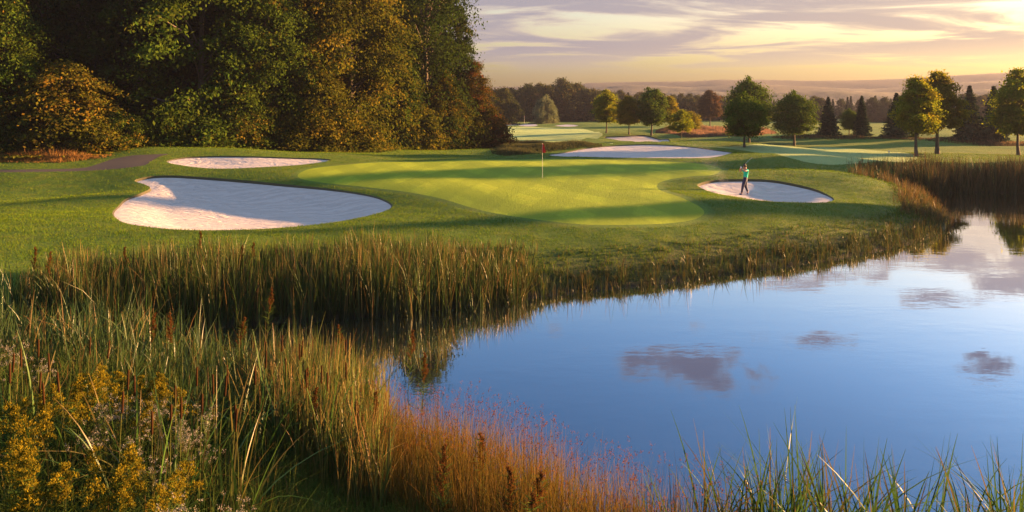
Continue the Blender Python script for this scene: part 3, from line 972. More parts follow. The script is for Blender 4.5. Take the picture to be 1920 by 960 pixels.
# ---- single trees on the far lawns
LAWN = [
    ('lawn_maple', 'lawn_bright', 1137, 249, 170, 1.0, 'yellow-green maple, leftmost of the row beyond the back bunker'),
    ('lawn_maple_b', 'lawn_gold', 1179, 252, 182, 1.0, 'golden-topped tree between the yellow-green maple and the dark oval tree'),
    ('lawn_oval', 'lawn_dark', 1221, 254, 168, 1.0, 'dense dark oval tree with a stout trunk beyond the back bunker'),
    ('lawn_maple_b', 'lawn_gold', 1256, 247, 182, .85, 'gold-tinged tree just right of the dense dark oval tree'),
    ('lawn_small', 'lawn_bright', 1277, 259, 205, .85, 'smallest light green tree in the row beyond the back bunker'),
    ('lawn_small', 'lawn_gold', 1296, 251, 208, .8, 'small orange-green tree half hidden behind the smallest light green one'),
    ('lawn_maple_b', 'copper', 1331, 238, 171, .95, 'hazy copper-red oak standing alone by the pinkish meadow'),
    ('lawn_round', 'lawn_dark', 1404, 268, 151, .80, 'tall dark round tree half hidden behind the nearer green one above the golfer'),
    ('lawn_round', 'lawn_dark', 1396, 276, 179, 1.0, 'nearer green tree with low spreading crown above the golfer'),
    ('lawn_round', 'lawn_dark', 1489, 273, 176, .92, 'dark round-headed tree standing alone left of the spruces'),
    ('spruce_a', 'spruce', 1553, 253, 180, 1.15, 'dark pointed spruce, leftmost of the spruces on the right'),
    ('spruce_b', 'spruce', 1616, 255, 178, 1.05, 'dark spruce with thin pointed tip in the middle of the spruce group'),
    ('lawn_round', 'lawn_dark', 1592, 253, 206, .8, 'low round bush-like tree touching the middle spruce'),
    ('spruce_a', 'spruce', 1681, 257, 172, 1.25, 'broad dark spruce behind the left side of the bright green tree'),
    ('big_golden', 'lawn_bright', 1720, 293, 147, 1.0, 'tall bright green tree standing by the lit grass and the pond'),
    ('big_golden', 'lawn_gold', 1758, 289, 137, 1.1, 'tall golden tree overlapping the bright green tree by the pond'),
    ('spruce_a', 'spruce', 1818, 262, 158, 1.1, 'shaded spruce behind the right side of the tall golden tree'),
    ('spruce_b', 'spruce', 1863, 268, 159, 1.2, 'dark spruce between the golden tree and the right edge of the photo'),
    ('lawn_maple', 'lawn_bright', 1910, 291, 133, 1.0, 'green tree cut off by the right edge of the photo'),
    ('willow', 'willow', 1023, 232, 177, .82, 'pale grey-green weeping willow on the far side of the fairway'),
    ('wood_a', 'woods', 944, 233, 165, 1.0, 'round dark tree left of the pale willow at end of the fairway'),
]
for kind, mt, px, pb, pt, wd, lb in LAWN:
    tree_px(kind, mt, px, pb, pt, lb, wide=wd)

# ---- woods closing the far side: every tree a copy of one of four
tops = [(900, 168), (960, 170), (985, 158), (1010, 157), (1045, 152), (1075, 160), (1110, 168), (1150, 172), (1200, 178), (1290, 180), (1340, 184), (1420, 184),
        (1480, 186), (1560, 184), (1640, 180), (1720, 178), (1800, 176), (1930, 172), (2400, 170)]
i = 0
px = 905.0
while px < 2380:
    for row in range(2):
        y = 232 + row * 34 + random.uniform(-8, 8)
        pt = np.interp(px, [t[0] for t in tops], [t[1] for t in tops]) + random.uniform(-3, 5) - row * 1.5
        h = HC + y * (YH - pt) / F - 0.6
        k = 'wood_spire' if (px > 1420 and random.random() < 0.55) or random.random() < 0.12 else random.choice(['wood_a', 'wood_b', 'wood_b'])
        pxx = px + random.uniform(-7, 7) + row * 9
        tree(k, 'spruce' if k == 'wood_spire' else 'woods', fx(pxx, y), y, h, ('dark spruce in the far wood ' if k == 'wood_spire' else 'dim broadleaf tree in the far wood ') + ('near the pale willow' if px < 1110 else 'behind the row of lawn trees' if px < 1430 else 'behind the spruces at right'),
             'tree', 'spruces in the far wood' if k == 'wood_spire' else 'broadleaf trees in the far wood', wide=random.uniform(0.95, 1.25), z=0.5)
    px += 19 + (6 if px > 1500 else 0)

# ---- trees on the rise to the right, out of the picture, whose shadows cross the green
SH, NQ = np.array([math.sin(R(SUN_AZ)), math.cos(R(SUN_AZ))]), np.array([-math.cos(R(SUN_AZ)), math.sin(R(SUN_AZ))])
for q, t, h, w in SHADOWERS:
    p = NQ * q + SH * t
    tree('lawn_round', 'lawn_dark', p[0], p[1], h, 'broad dark tree on the rise beyond the right side of the pond', 'tree', 'trees beyond the right side of the pond', wide=w)
# ------------------------------------------------------------------ grasses and reeds
def blades(P, h, w, lean_az, lean, bend, tone0, tone1, seg=4, r=None, tipw=0.08, start=0.0):
    """ribbons rising from P: lean = sideways share of the height, bend = extra droop towards the tip"""
    r = r or rng
    n = len(P)
    s = np.linspace(0, 1, seg + 1)
    dirv = np.column_stack([np.cos(lean_az), np.sin(lean_az)])
    yaw = r.random(n) * math.pi
    side = np.column_stack([np.cos(yaw), np.sin(yaw), np.zeros(n)])
    V = np.zeros((n, seg + 1, 2, 3), np.float32)
    T = np.zeros((n, seg + 1, 2, 3), np.float32)
    for k, t in enumerate(s):
        off = (lean * t + bend * t ** 2.6) * h
        z = h * t * (1 - 0.35 * np.minimum(bend, 1.2) * t ** 1.8)
        c = np.column_stack([P[:, 0] + dirv[:, 0] * off, P[:, 1] + dirv[:, 1] * off, P[:, 2] + z])
        ww = w * (0.65 + 0.35 * math.sin(min(1, t * 1.6 + 0.2) * math.pi / 2)) * (1 - t ** 2.2 * (1 - tipw)) * 0.5
        V[:, k, 0] = c - side * ww[:, None]
        V[:, k, 1] = c + side * ww[:, None]
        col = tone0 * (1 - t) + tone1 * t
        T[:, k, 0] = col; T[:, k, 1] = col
    i = np.arange(n)[:, None] * (seg + 1) * 2
    k = np.arange(seg)[None, :] * 2
    a = (i + k).ravel()
    Fq = np.column_stack([a, a + 1, a + 3, a + 2])
    return V.reshape(-1, 3), Fq, T.reshape(-1, 3)


def join3(parts):
    V, Fq, T, off = [], [], [], 0
    for v, f, t in parts:
        V.append(v); Fq.append(f + off); T.append(t); off += len(v)
    return np.concatenate(V), np.concatenate(Fq), np.concatenate(T)


def pick(cols, n, r, jit=0.25):
    c = np.array(cols, float)[r.integers(0, len(cols), n)]
    return c * (1 + jit * (r.random((n, 1)) * 2 - 1))


def scatter(n, box, r, fn):
    """n candidate points in a box, kept where fn(x, y, d, px) says so; d = distance from the water's edge, minus inside"""
    x = r.uniform(box[0], box[1], n)
    y = r.uniform(box[2], box[3], n)
    P = np.column_stack([x, y])
    d = dist(P, WATER)
    d[inside(P, WATER)] *= -1
    px = CX + F * x / y
    k = r.random(n) < fn(x, y, d, px)
    x, y, d, px = x[k], y[k], d[k], px[k]
    z = H(x, y)
    return np.column_stack([x, y, np.maximum(z, -0.35)]), d, px


def bell(v, a, b, s):
    return sstep(v, a - s, a + s) * (1 - sstep(v, b - s, b + s))


BLADE = blade_mat('reed_blade', 0.35, 0.015)
GRASSM = blade_mat('grass_blade', 0.40)
GREENS = [(0.045, 0.088, 0.012), (0.034, 0.070, 0.012), (0.062, 0.092, 0.014), (0.075, 0.088, 0.018)]
DEEP = [(0.014, 0.032, 0.010), (0.022, 0.040, 0.012)]  # blade foot tones, darkened to carry the self-shade low in the reeds
STRAW = [(0.20, 0.135, 0.04), (0.15, 0.11, 0.03), (0.18, 0.09, 0.03), (0.09, 0.09, 0.02)]
RUST = [(0.145, 0.072, 0.009), (0.105, 0.062, 0.009), (0.155, 0.100, 0.012)]


def stuff(name, parts, mat, label):
    V, Fq, T = join3(parts)
    return tag(link(name, mesh_np(name, V, Fq, {'tone': T}), mat), label, kind='stuff')


def mix_tips(base, tips_a, share, r):
    m = r.random(len(base)) < share
    out = base.copy()
    out[m] = tips_a[m]
    return out


def reed_patch(P, h, r, per=5, w=0.016, straw=0.45, lean=0.16, bend=0.25, basec=DEEP, midc=GREENS, tipc=STRAW, seg=4):
    n = len(P)
    Q = np.repeat(P, per, 0) + np.column_stack([r.normal(size=(n * per, 2)) * 0.035, np.zeros(n * per)])
    hh = np.repeat(h, per) * (0.55 + 0.5 * r.random(n * per))
    m = n * per
    t0 = pick(basec, m, r)
    t1 = mix_tips(pick(midc, m, r), pick(tipc, m, r), straw, r)
    return blades(Q, hh, w * (0.7 + 0.6 * r.random(m)), r.random(m) * 6.283, np.abs(r.normal(size=m)) * lean, np.abs(r.normal(size=m)) * bend * (r.random(m) < 0.7), t0, t1, seg, r)


def build_reeds():
    r = np.random.default_rng(3)
    # cattail belt along the far side of the inlet
    P, d, px = scatter(26000, (-22, 2, 14, 30), r, lambda x, y, d, px: (y > 16.5 + 0.0 * x) * bell(d, -0.35, 2.6, 0.35) * bell(px, 20, 985, 45) * (y > 15) * 0.8)
    far = (P[:, 1] > 17.4)
    P, d, px = P[far], d[far], px[far]
    top = 1.9 + 0.12 * np.sin(px * 0.021) + 0.10 * np.sin(px * 0.047 + 1) - 1.0 * sstep(px, 780, 1000) - 0.5 * (1 - sstep(px, 20, 130))
    h = np.maximum(top - np.maximum(P[:, 2], 0) * 0.9, 0.45) * (0.85 + 0.25 * r.random(len(P)))
    stuff('reed_belt', [reed_patch(P, h, r, 5, 0.020, 0.36, 0.11, 0.18)], BLADE, 'dense belt of tall reeds with straw-coloured tips along the far side of the inlet')
    # lower mixed sedge along the bank to the point
    P, d, px = scatter(60000, (-3, 30, 18, 48), r, lambda x, y, d, px: bell(d, -0.25, 0.75, 0.3) * bell(px, 930, 1765, 25) * (x < 24.5))
    h = (0.26 + 0.20 * r.random(len(P))) * (0.75 + 0.5 * np.sin(px * 0.05) ** 2) + 0.55 * (1 - sstep(px, 950, 1060))
    parts = [reed_patch(P, h, r, 4, 0.020, 0.35, 0.25, 0.35, DEEP, [(0.04, 0.06, 0.012), (0.03, 0.05, 0.01), (0.05, 0.042, 0.014)], RUST[1:2] + STRAW[3:4], 3)]
    P, d, px = scatter(9000, (-3, 30, 18, 48), r, lambda x, y, d, px: bell(d, -0.7, 0.3, 0.2) * bell(px, 900, 1765, 25) * (x < 24.5) * .8)
    parts.append(reed_patch(P, 0.75 + 0.5 * r.random(len(P)), r, 2, 0.012, 0.7, 0.12, 0.10, DEEP, GREENS, RUST, 3))
    stuff('bank_sedge', parts, BLADE, 'dark low sedge and rusty grass fringing the bank below the green')
    # tussocky green herbs where the mown turf stops
    P, d, px = scatter(26000, (-3, 30, 18, 50), r, lambda x, y, d, px: bell(d, 0.7, 2.0, 0.35) * bell(px, 930, 1760, 30) * (x < 25))
    cl = np.sin(P[:, 0] * 2.1) * np.sin(P[:, 1] * 1.7 + 1)
    h = 0.08 + 0.10 * r.random(len(P)) + 0.12 * np.maximum(cl, 0)
    stuff('bank_herbs', [reed_patch(P, h, r, 5, 0.022, 0.2, 0.5, 0.5, [(0.035, 0.07, 0.015)], [(0.075, 0.13, 0.018), (0.06, 0.11, 0.018), (0.12, 0.13, 0.02)], STRAW, 2)], GRASSM,
          'uneven green herbs and tufts on the slope between mown turf and sedge')
    # tall reeds on the far bank at the right
    P, d, px = scatter(40000, (18, 66, 36, 60), r, lambda x, y, d, px: bell(d, -0.6, 3.0, 0.5) * sstep(px, 1640, 1760) * (y > 46.0 - 0.0 * x) * 0.8)
    h = 1.75 + 0.18 * np.sin(px * 0.03) - 0.2 * (1 - sstep(px, 1640, 1800)) + 0.3 * r.random(len(P))
    parts = [reed_patch(P, h, r, 4, 0.030, 0.5, 0.10, 0.14, DEEP, [(0.035, 0.042, 0.014), (0.030, 0.030, 0.012)], [(0.10, 0.055, 0.022), (0.075, 0.050, 0.02)], 3)]
    stuff('reed_belt', parts, BLADE, 'dark brown wall of reeds on the far bank at the right edge of the pond')
    P, d, px = scatter(9000, (16, 34, 30, 56), r, lambda x, y, d, px: np.maximum(bell(d, -0.2, 2.3, 0.4) * bell(px, 1690, 1775, 15), bell(d, 1.0, 7.0, 1.2) * bell(px, 1600, 1720, 20) * (y > 43) * .5) * (y > 33.5))
    h = 0.45 + 0.55 * r.random(len(P)) ** 2 + 0.2 * np.sin(P[:, 0] * 2.3) * np.sin(P[:, 1] * 1.9)
    stuff('reed_tuft', [reed_patch(P, h, r, 4, 0.020, 0.5, 0.22, 0.3, [(0.04, 0.035, 0.012)], [(0.07, 0.07, 0.018)] + RUST[1:2], STRAW[1:3], 3)], BLADE, 'orange-brown grass and thin reeds on the point right of the bunker with the golfer')
    # near bank, left: tall green reeds round the head of the inlet
    P, d, px = scatter(11000, (-22, 0, 10, 19), r, lambda x, y, d, px: bell(d, -0.5, 3.6, 0.4) * (1 - sstep(px, 540, 640)) * (y < 17.8) * .34)
    h = 0.8 + 0.75 * r.random(len(P)) ** 1.5 + 0.25 * np.sin(P[:, 0] * 1.3)
    stuff('reed_bed', [reed_patch(P, h, r, 4, 0.022, 0.16, 0.16, 0.35, DEEP, [(0.03, 0.062, 0.016), (0.042, 0.072, 0.018), (0.024, 0.05, 0.016)], STRAW)], BLADE,
          'green reeds in the shade at the head of the inlet, left of the dark water')
    # near bank, middle: the sunlit golden reeds
    P, d, px = scatter(16000, (-8, 2, 8.5, 15), r, lambda x, y, d, px: bell(d, -0.35, 1.9, 0.3) * bell(px, 470, 715, 35) * (y < 14.2) * .42)
    h = 1.15 + 0.65 * r.random(len(P)) ** 1.5 - 0.40 * sstep(px, 690, 820) - 0.35 * (1 - sstep(px, 480, 620))
    stuff('reed_bed', [reed_patch(P, h, r, 4, 0.020, 0.42, 0.09, 0.18, [(0.09, 0.07, 0.02), (0.05, 0.07, 0.02)], GREENS + [(0.13, 0.13, 0.03)], STRAW, 5)], BLADE,
          'sunlit golden-green reeds on the near bank in the middle foreground')
    # rusty fine grass running down to the lower middle
    P, d, px = scatter(11000, (-4, 6, 6.5, 12.5), r, lambda x, y, d, px: bell(d, -0.35, 1.7, 0.3) * bell(px, 660, 1420, 50) * (0.95 - 0.5 * sstep(px, 1050, 1350)))
    h = (1.05 + 0.5 * r.random(len(P)) - 0.15 * sstep(px, 900, 1200)) * (1 - 0.30 * (1 - sstep(px, 740, 880)))
    parts = [reed_patch(P, h, r, 5, 0.0075, 0.8, 0.13, 0.22, [(0.05, 0.04, 0.012), (0.07, 0.045, 0.014)], RUST + [(0.11, 0.10, 0.016), (0.08, 0.09, 0.014), (0.06, 0.085, 0.014), (0.10, 0.11, 0.018)], RUST + STRAW, 4)]
    # little seed heads on the tips
    k = r.random(len(P)) < 0.45
    Q = P[k]; hh = h[k] * 1.06
    az = r.random(len(Q)) * 6.283; le = np.abs(r.normal(size=len(Q))) * 0.12
    stem = blades(Q, hh, np.full(len(Q), 0.005), az, le, le * 0, pick(RUST, len(Q), r), pick(RUST, len(Q), r), 3, r)
    parts.append(stem)
    tips = Q + np.column_stack([np.cos(az) * le * hh, np.sin(az) * le * hh, hh])
    m = 7
    tp = np.repeat(tips, m, 0) + r.normal(size=(len(tips) * m, 3)) * np.array([0.014, 0.014, 0.022])
    c = pick([(0.10, 0.035, 0.010), (0.14, 0.055, 0.014)], len(tp), r)
    parts.append(blades(tp, np.full(len(tp), 0.016), np.full(len(tp), 0.012), r.random(len(tp)) * 6.28, r.random(len(tp)), np.zeros(len(tp)), c, c, 1, r, 0.4))
    stuff('rusty_grass', parts, GRASSM, 'fine rust-coloured seeding grass along the near shore in the lower middle')
    # soft long grass on the near bank
    P, d, px = scatter(15000, (-9, 5, 5.5, 11.5), r, lambda x, y, d, px: bell(d, 1.3, 9, 0.5) * sstep(px, 330, 520))
    stuff('long_grass', [reed_patch(P, 0.28 + 0.22 * r.random(len(P)), r, 8, 0.006, 0.2, 0.5, 0.9, [(0.035, 0.06, 0.012)], [(0.08, 0.13, 0.02), (0.11, 0.14, 0.025)], STRAW, 4)], GRASSM,
          'soft arching green grass at the bottom of the photo on the near bank')
    # undergrowth filling below goldenrod, blade tones darkened to stand for the shade there
    P, d, px = scatter(12000, (-14, 0, 4.5, 13.5), r, lambda x, y, d, px: bell(d, 1.8, 14, 0.5) * (1 - sstep(px, 430, 560)))
    stuff('undergrowth', [reed_patch(P, 0.45 + 0.5 * r.random(len(P)), r, 7, 0.016, 0.12, 0.3, 0.6, [(0.02, 0.035, 0.01)], [(0.04, 0.07, 0.015), (0.06, 0.085, 0.018)], STRAW, 3)], GRASSM,
          'dark leafy undergrowth below the goldenrod at lower left')
    # tall orange grass at the foot of the forest, far left
    def patch_px(n, poly, hgt, w, cols, tips, name, label, per=4, straw=.6):
        q = hitpoly(poly, 1.0)
        lo, hi = q.min(0), q.max(0)
        A = np.column_stack([r.uniform(lo[0], hi[0], n), r.uniform(lo[1], hi[1], n)])
        A = A[inside(A, q)]
        Pz = np.column_stack([A, H(A[:, 0], A[:, 1])])
        hv = np.clip(dist(A, q) / 1.6, 0.25, 1.0) * (0.75 + 0.35 * np.sin(A[:, 0] * 0.9 + 2) * np.sin(A[:, 1] * 0.7))
        stuff(name, [reed_patch(Pz, hgt * hv * (0.7 + 0.6 * r.random(len(A))), r, per, w, straw, 0.25, 0.3, cols, cols, tips, 3)], GRASSM, label)
    patch_px(16000, [(-90, 303), (-90, 287), (60, 287), (140, 289), (215, 292), (165, 300), (70, 306)], 1.0, 0.026, [(0.20, 0.11, 0.03), (0.16, 0.11, 0.03)], [(0.33, 0.16, 0.05), (0.28, 0.13, 0.035)],
             'tall_grass', 'tall orange grass between the forest and the path at far left')
    patch_px(26000, [(925, 289), (925, 266), (985, 267), (1060, 270.5), (1128, 271.5), (1100, 277), (1040, 284), (1000, 289)], 0.5, 0.035, [(0.045, 0.055, 0.022), (0.06, 0.06, 0.03)], [(0.085, 0.075, 0.03), (0.05, 0.06, 0.022)],
             'tall_grass', 'dark rough grass in the dip left of the back bunker', 4, .45)
    patch_px(30000, [(1230, 246), (1300, 243), (1400, 243), (1455, 248), (1430, 253), (1340, 256), (1270, 254)], 0.9, 0.08, [(0.16, 0.09, 0.06), (0.12, 0.09, 0.05)], [(0.30, 0.16, 0.10), (0.26, 0.16, 0.09)],
             'tall_grass', 'pinkish tall meadow grass round the foot of the copper-red oak')
    patch_px(16000, [(1445, 256), (1560, 254), (1700, 258), (1850, 262), (1990, 268), (1990, 276), (1800, 270), (1600, 262), (1480, 262)], 0.6, 0.06, [(0.07, 0.06, 0.03), (0.10, 0.07, 0.035)], [(0.15, 0.10, 0.05)],
             'tall_grass', 'brown rough grass at the feet of the spruces')


build_reeds()


def build_turf_blades():
    GREEN_OUT = offset_in(GREEN, -0.45)
    r = np.random.default_rng(9)

    def patch(n, y0, y1, h, w, power=1.0):
        u = r.uniform(-0.80, 0.80, n)
        y = (r.uniform(y0 ** power, y1 ** power, n)) ** (1 / power)
        x = u * y
        A = np.column_stack([x, y])
        k = np.ones(n, bool)
        for p in [GREEN, PATH, FAIRWAY, FAIRWAY2] + list(SANDS.values()):
            lo, hi = p.min(0), p.max(0)
            m = np.nonzero(np.all((A > lo) & (A < hi), 1) & k)[0]
            k[m[inside(A[m], p)]] = False
        k &= ~(inside(A, GREEN_OUT))
        A = A[k]
        z = H(A[:, 0], A[:, 1])
        A, z = A[z > 0.10], z[z > 0.10]
        m = len(A)
        tuft = 0.7 + 0.6 * (np.sin(A[:, 0] * 3.1 + A[:, 1]) * np.sin(A[:, 1] * 2.3 - A[:, 0]) + r.random(m))* .5
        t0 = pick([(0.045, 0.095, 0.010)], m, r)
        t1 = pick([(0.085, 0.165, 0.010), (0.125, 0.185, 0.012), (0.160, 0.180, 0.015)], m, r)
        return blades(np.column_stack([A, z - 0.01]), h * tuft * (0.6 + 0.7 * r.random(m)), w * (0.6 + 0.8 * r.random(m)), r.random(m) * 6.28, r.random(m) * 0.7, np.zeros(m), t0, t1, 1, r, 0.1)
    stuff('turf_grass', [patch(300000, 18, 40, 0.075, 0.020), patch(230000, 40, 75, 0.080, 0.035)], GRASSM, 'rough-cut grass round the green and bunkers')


build_turf_blades()


# ------------------------------------------------------------------ single plants of the foreground
def shaped(parts, name):
    V, Fq, T = join3(parts)
    return mesh_np(name, V, Fq, {'tone': T})


def tube_t(path, radii, col, sides=5):
    v, f = tube(path, radii, sides)
    return v, f, np.tile(np.array(col, float), (len(v), 1))


def cattail_proto(seed, h, nleaf, head=True):
    r = np.random.default_rng(seed)
    lv = []
    for i in range(nleaf):
        m = 1
        g = pick([(0.030, 0.080, 0.012), (0.040, 0.085, 0.014), (0.028, 0.065, 0.010)], 1, r)
        tipc = pick([(0.12, 0.08, 0.025), (0.045, 0.09, 0.015), (0.05, 0.10, 0.018), (0.04, 0.08, 0.014)], 1, r)
        v = blades(np.array([[r.normal() * 0.02, r.normal() * 0.02, -0.25]]), np.array([h * r.uniform(0.7, 1.12)]), np.array([r.uniform(0.026, 0.038)]), np.array([r.random() * 6.28]),
                   np.array([abs(r.normal()) * 0.13 + 0.02]), np.array([abs(r.normal()) * 0.22 if r.random() < .8 else 0.8]), g, tipc, 9, r)
        lv.append(mesh_np('leaf', v[0], v[1], {'tone': v[2]}))
    sx, sy = r.normal() * 0.05, r.normal() * 0.05
    st = shaped([tube_t([[0, 0, -0.25], [sx * .4, sy * .4, h * 0.5], [sx, sy, h * 0.92]], [0.006, 0.005, 0.003], (0.10, 0.11, 0.03))], 'stalk')
    hd = None
    if head:
        a = np.array([sx * .82, sy * .82, h * 0.72]); b = np.array([sx * .97, sy * .97, h * 0.86])
        hd = shaped([tube_t([a - (b - a) * 0.02, a, a + (b - a) * 0.06, a + (b - a) * .5, a + (b - a) * 0.94, b, b + (b - a) * .02], [0.002, 0.008, 0.0125, 0.0135, 0.012, 0.007, 0.002], (0.055, 0.026, 0.011), 8)], 'seed_head')
    return lv, st, hd


CATT = [cattail_proto(50 + i, 1.9, 5 + i % 3, True) for i in range(5)] + [cattail_proto(60 + i, 1.75, 6 + i % 2, False) for i in range(4)]


def cattail(i, x, y, z, h, label, group):
    lv, st, hd = CATT[i % len(CATT)]
    t = empty('cattail_plant', (x, y, z), random.random() * 6.28, h / 1.85)
    tag(t, label, 'cattail', group)
    for m in lv: link('leaf', m, BLADE, t)
    if hd is not None:
        link('stalk', st, GRASSM, t)
        link('seed_head', hd, GRASSM, t)


def plume_proto(seed, h, kind):
    r = np.random.default_rng(seed)
    top = np.array([r.normal() * 0.10, r.normal() * 0.10, h])
    path = np.array([[0, 0, -0.05], top * 0.5 + [0.02, 0, 0], top])
    st = [tube_t(path, [0.006, 0.005, 0.002], (0.07, 0.08, 0.025), 5)]
    n = 90
    s = r.uniform(0.12, 0.93, n)
    c = path[0] + (top - path[0]) * s[:, None]
    az = r.random(n) * 6.283
    g = pick([(0.045, 0.085, 0.016), (0.07, 0.10, 0.02)], n, r)
    st.append(blades(c, 0.10 * (1.3 - s * 0.6), np.full(n, 0.013), az, 1.0 + r.random(n), np.full(n, 0.3), g, g, 3, r, 0.1))
    fl = []
    if kind == 'goldenrod':
        nb = 17
        for b in range(nb):
            t = b / nb
            base = top * (0.70 + 0.30 * t)
            L = h * 0.15 * (1 - t * 0.75)
            a = r.random() * 6.28
            m = 48
            q = r.random(m) ** 0.8
            arch = np.column_stack([math.cos(a) * q * L, math.sin(a) * q * L, L * (0.75 * q - 0.75 * q * q)])
            pts = base + arch + r.normal(size=(m, 3)) * 0.013
            cc = pick([(0.19, 0.145, 0.010), (0.14, 0.105, 0.008), (0.09, 0.09, 0.010)], m, r)  # yellows muted: the shade over the goldenrod is put into the flower colour
            fl.append(blades(pts, np.full(m, 0.016), np.full(m, 0.015), r.random(m) * 6.28, r.random(m), np.zeros(m), cc, cc, 1, r, 0.5))
            st.append(tube_t([base, base + [math.cos(a) * L, math.sin(a) * L, 0]], [0.002, 0.001], (0.09, 0.09, 0.02), 3))
        name = 'flower_plume'
    elif kind == 'aster':
        nb = 20
        for b in range(nb):
            base = top * r.uniform(0.5, 0.8)
            e = top * r.uniform(0.8, 1.04) + r.normal(size=3) * np.array([0.10, 0.10, 0.05])
            st.append(tube_t([base, e], [0.002, 0.001], (0.07, 0.08, 0.03), 3))
            m = 16
            pts = e + r.normal(size=(m, 3)) * 0.016
            cc = pick([(0.30, 0.28, 0.25), (0.22, 0.20, 0.17), (0.14, 0.11, 0.07)], m, r, 0.1)
            fl.append(blades(pts, np.full(m, 0.010), np.full(m, 0.010), r.random(m) * 6.28, r.random(m) * 1.5, np.zeros(m), cc, cc, 1, r, 0.6))
        name = 'flower_heads'
    else:
        for b in range(16):
            t = b / 16
            base = top * (0.55 + 0.45 * t)
            a = r.random() * 6.28
            L = 0.16 * (1.1 - t)
            m = 60
            q = r.random(m)
            pts = base + np.column_stack([math.cos(a) * q * L * .6, math.sin(a) * q * L * .6, q * L]) + r.normal(size=(m, 3)) * 0.010
            cc = pick([(0.070, 0.030, 0.010), (0.095, 0.040, 0.012)], m, r)
            fl.append(blades(pts, np.full(m, 0.014), np.full(m, 0.013), r.random(m) * 6.28, r.random(m), np.zeros(m), cc, cc, 1, r, 0.5))
        name = 'seed_spike'
    return shaped(st, 'stem'), shaped(fl, name), name


PLUME = {k: [plume_proto(80 + 10 * j + i, 1.25, k) for i in range(4)] for j, k in enumerate(('goldenrod', 'aster', 'dock'))}


def plume(kind, i, x, y, h, label, group, z=None):
    st, fl, nm = PLUME[kind][i % 4]
    t = empty({'goldenrod': 'goldenrod_plant', 'aster': 'aster_plant', 'dock': 'dock_plant'}[kind], (x, y, z_at(x, y) if z is None else z), random.random() * 6.28, h / 1.25)
    tag(t, label, {'goldenrod': 'goldenrod', 'aster': 'aster', 'dock': 'dock'}[kind], group)
    link('stem', st, GRASSM, t)
    f_ = link(nm, fl, GRASSM, t)
    if kind == 'aster': f_['kind'] = 'stuff'


def at_top(px, py, h):
    """where a plant h tall must stand for its tip to be seen at this pixel"""
    Y = _Y[(_Y < 30)]
    X = (px - CX) / F * Y
    Z = HC + Y * (YH - py) / F - h
    g = H(X, Y)
    b = np.nonzero(Z < g)[0]
    i = b[0] if len(b) else len(Y) - 1
    return X[i], Y[i], max(float(g[i]), 0.0)


random.seed(11)
# brown-headed cattails rising out of the foreground reeds
for i, (px, py) in enumerate([(103, 672), (95, 705), (57, 710), (45, 668), (72, 640), (160, 655), (186, 660), (128, 695), (234, 688), (257, 705), (220, 750), (330, 735), (370, 700), (405, 722),
                              (337, 752), (440, 690), (428, 770), (318, 760), (495, 655), (500, 640), (520, 645), (540, 690), (555, 640), (580, 690), (600, 680), (640, 660), (450, 745), (13, 655), (20, 700),
                              (285, 770), (373, 765), (405, 700), (478, 700), (560, 665), (612, 700), (655, 690)]):
    x, y, z = at_top(px, py - 14, 1.75 * random.uniform(.9, 1.02))
    cattail(i % 5, x, y, z, 1.85, 'brown-headed cattail rising above the goldenrod at far left' if px < 300 else 'brown-headed cattail rising among the foreground reeds right of the goldenrod', 'brown-headed cattails in the left foreground')
# open clump of cattail leaves at the lower right
for i, (px, py) in enumerate([(1268, 858), (1290, 868), (1325, 795), (1345, 780), (1385, 800), (1412, 808), (1445, 792), (1465, 790), (1482, 782), (1492, 790), (1500, 815), (1528, 812), (1547, 775), (1556, 800),
                              (1572, 830), (1588, 818), (1610, 812), (1625, 838), (1650, 850), (1672, 842), (1690, 828), (1700, 825), (1722, 862), (1762, 860), (1790, 875), (1812, 868), (1828, 872), (1850, 850),
                              (1865, 862), (1885, 842), (1900, 848), (1915, 850), (1440, 850), (1520, 850), (1535, 840), (1595, 860), (1468, 850), (1505, 860), (1940, 850), (1960, 840)]):
    h = 1.60
    Y = F * (HC - h - 0.15) / (py - YH) 
    cattail(5 + i % 4, fx(px, Y), Y, -0.12, 2.2 * random.uniform(.92, 1.06), 'cattail in the thin left fringe of the lower right clump' if px < 1400 else 'cattail in the dense middle of the lower right clump' if px < 1680 else 'cattail toward the right edge of the lower right clump', 'cattails standing in the lower right water')
for i in range(60):
    px = random.choice([1300, 1440, 1500, 1560, 1620, 1680, 1800, 1880, 1930]) + random.gauss(0, 32)
    Y = random.uniform(8.2, 9.6)
    cattail(5 + i % 4, fx(px, Y), Y, -0.12, random.uniform(1.4, 1.9), 'cattail in the thin left fringe of the lower right clump' if px < 1400 else 'cattail in the dense middle of the lower right clump' if px < 1680 else 'cattail toward the right edge of the lower right clump', 'cattails standing in the lower right water')
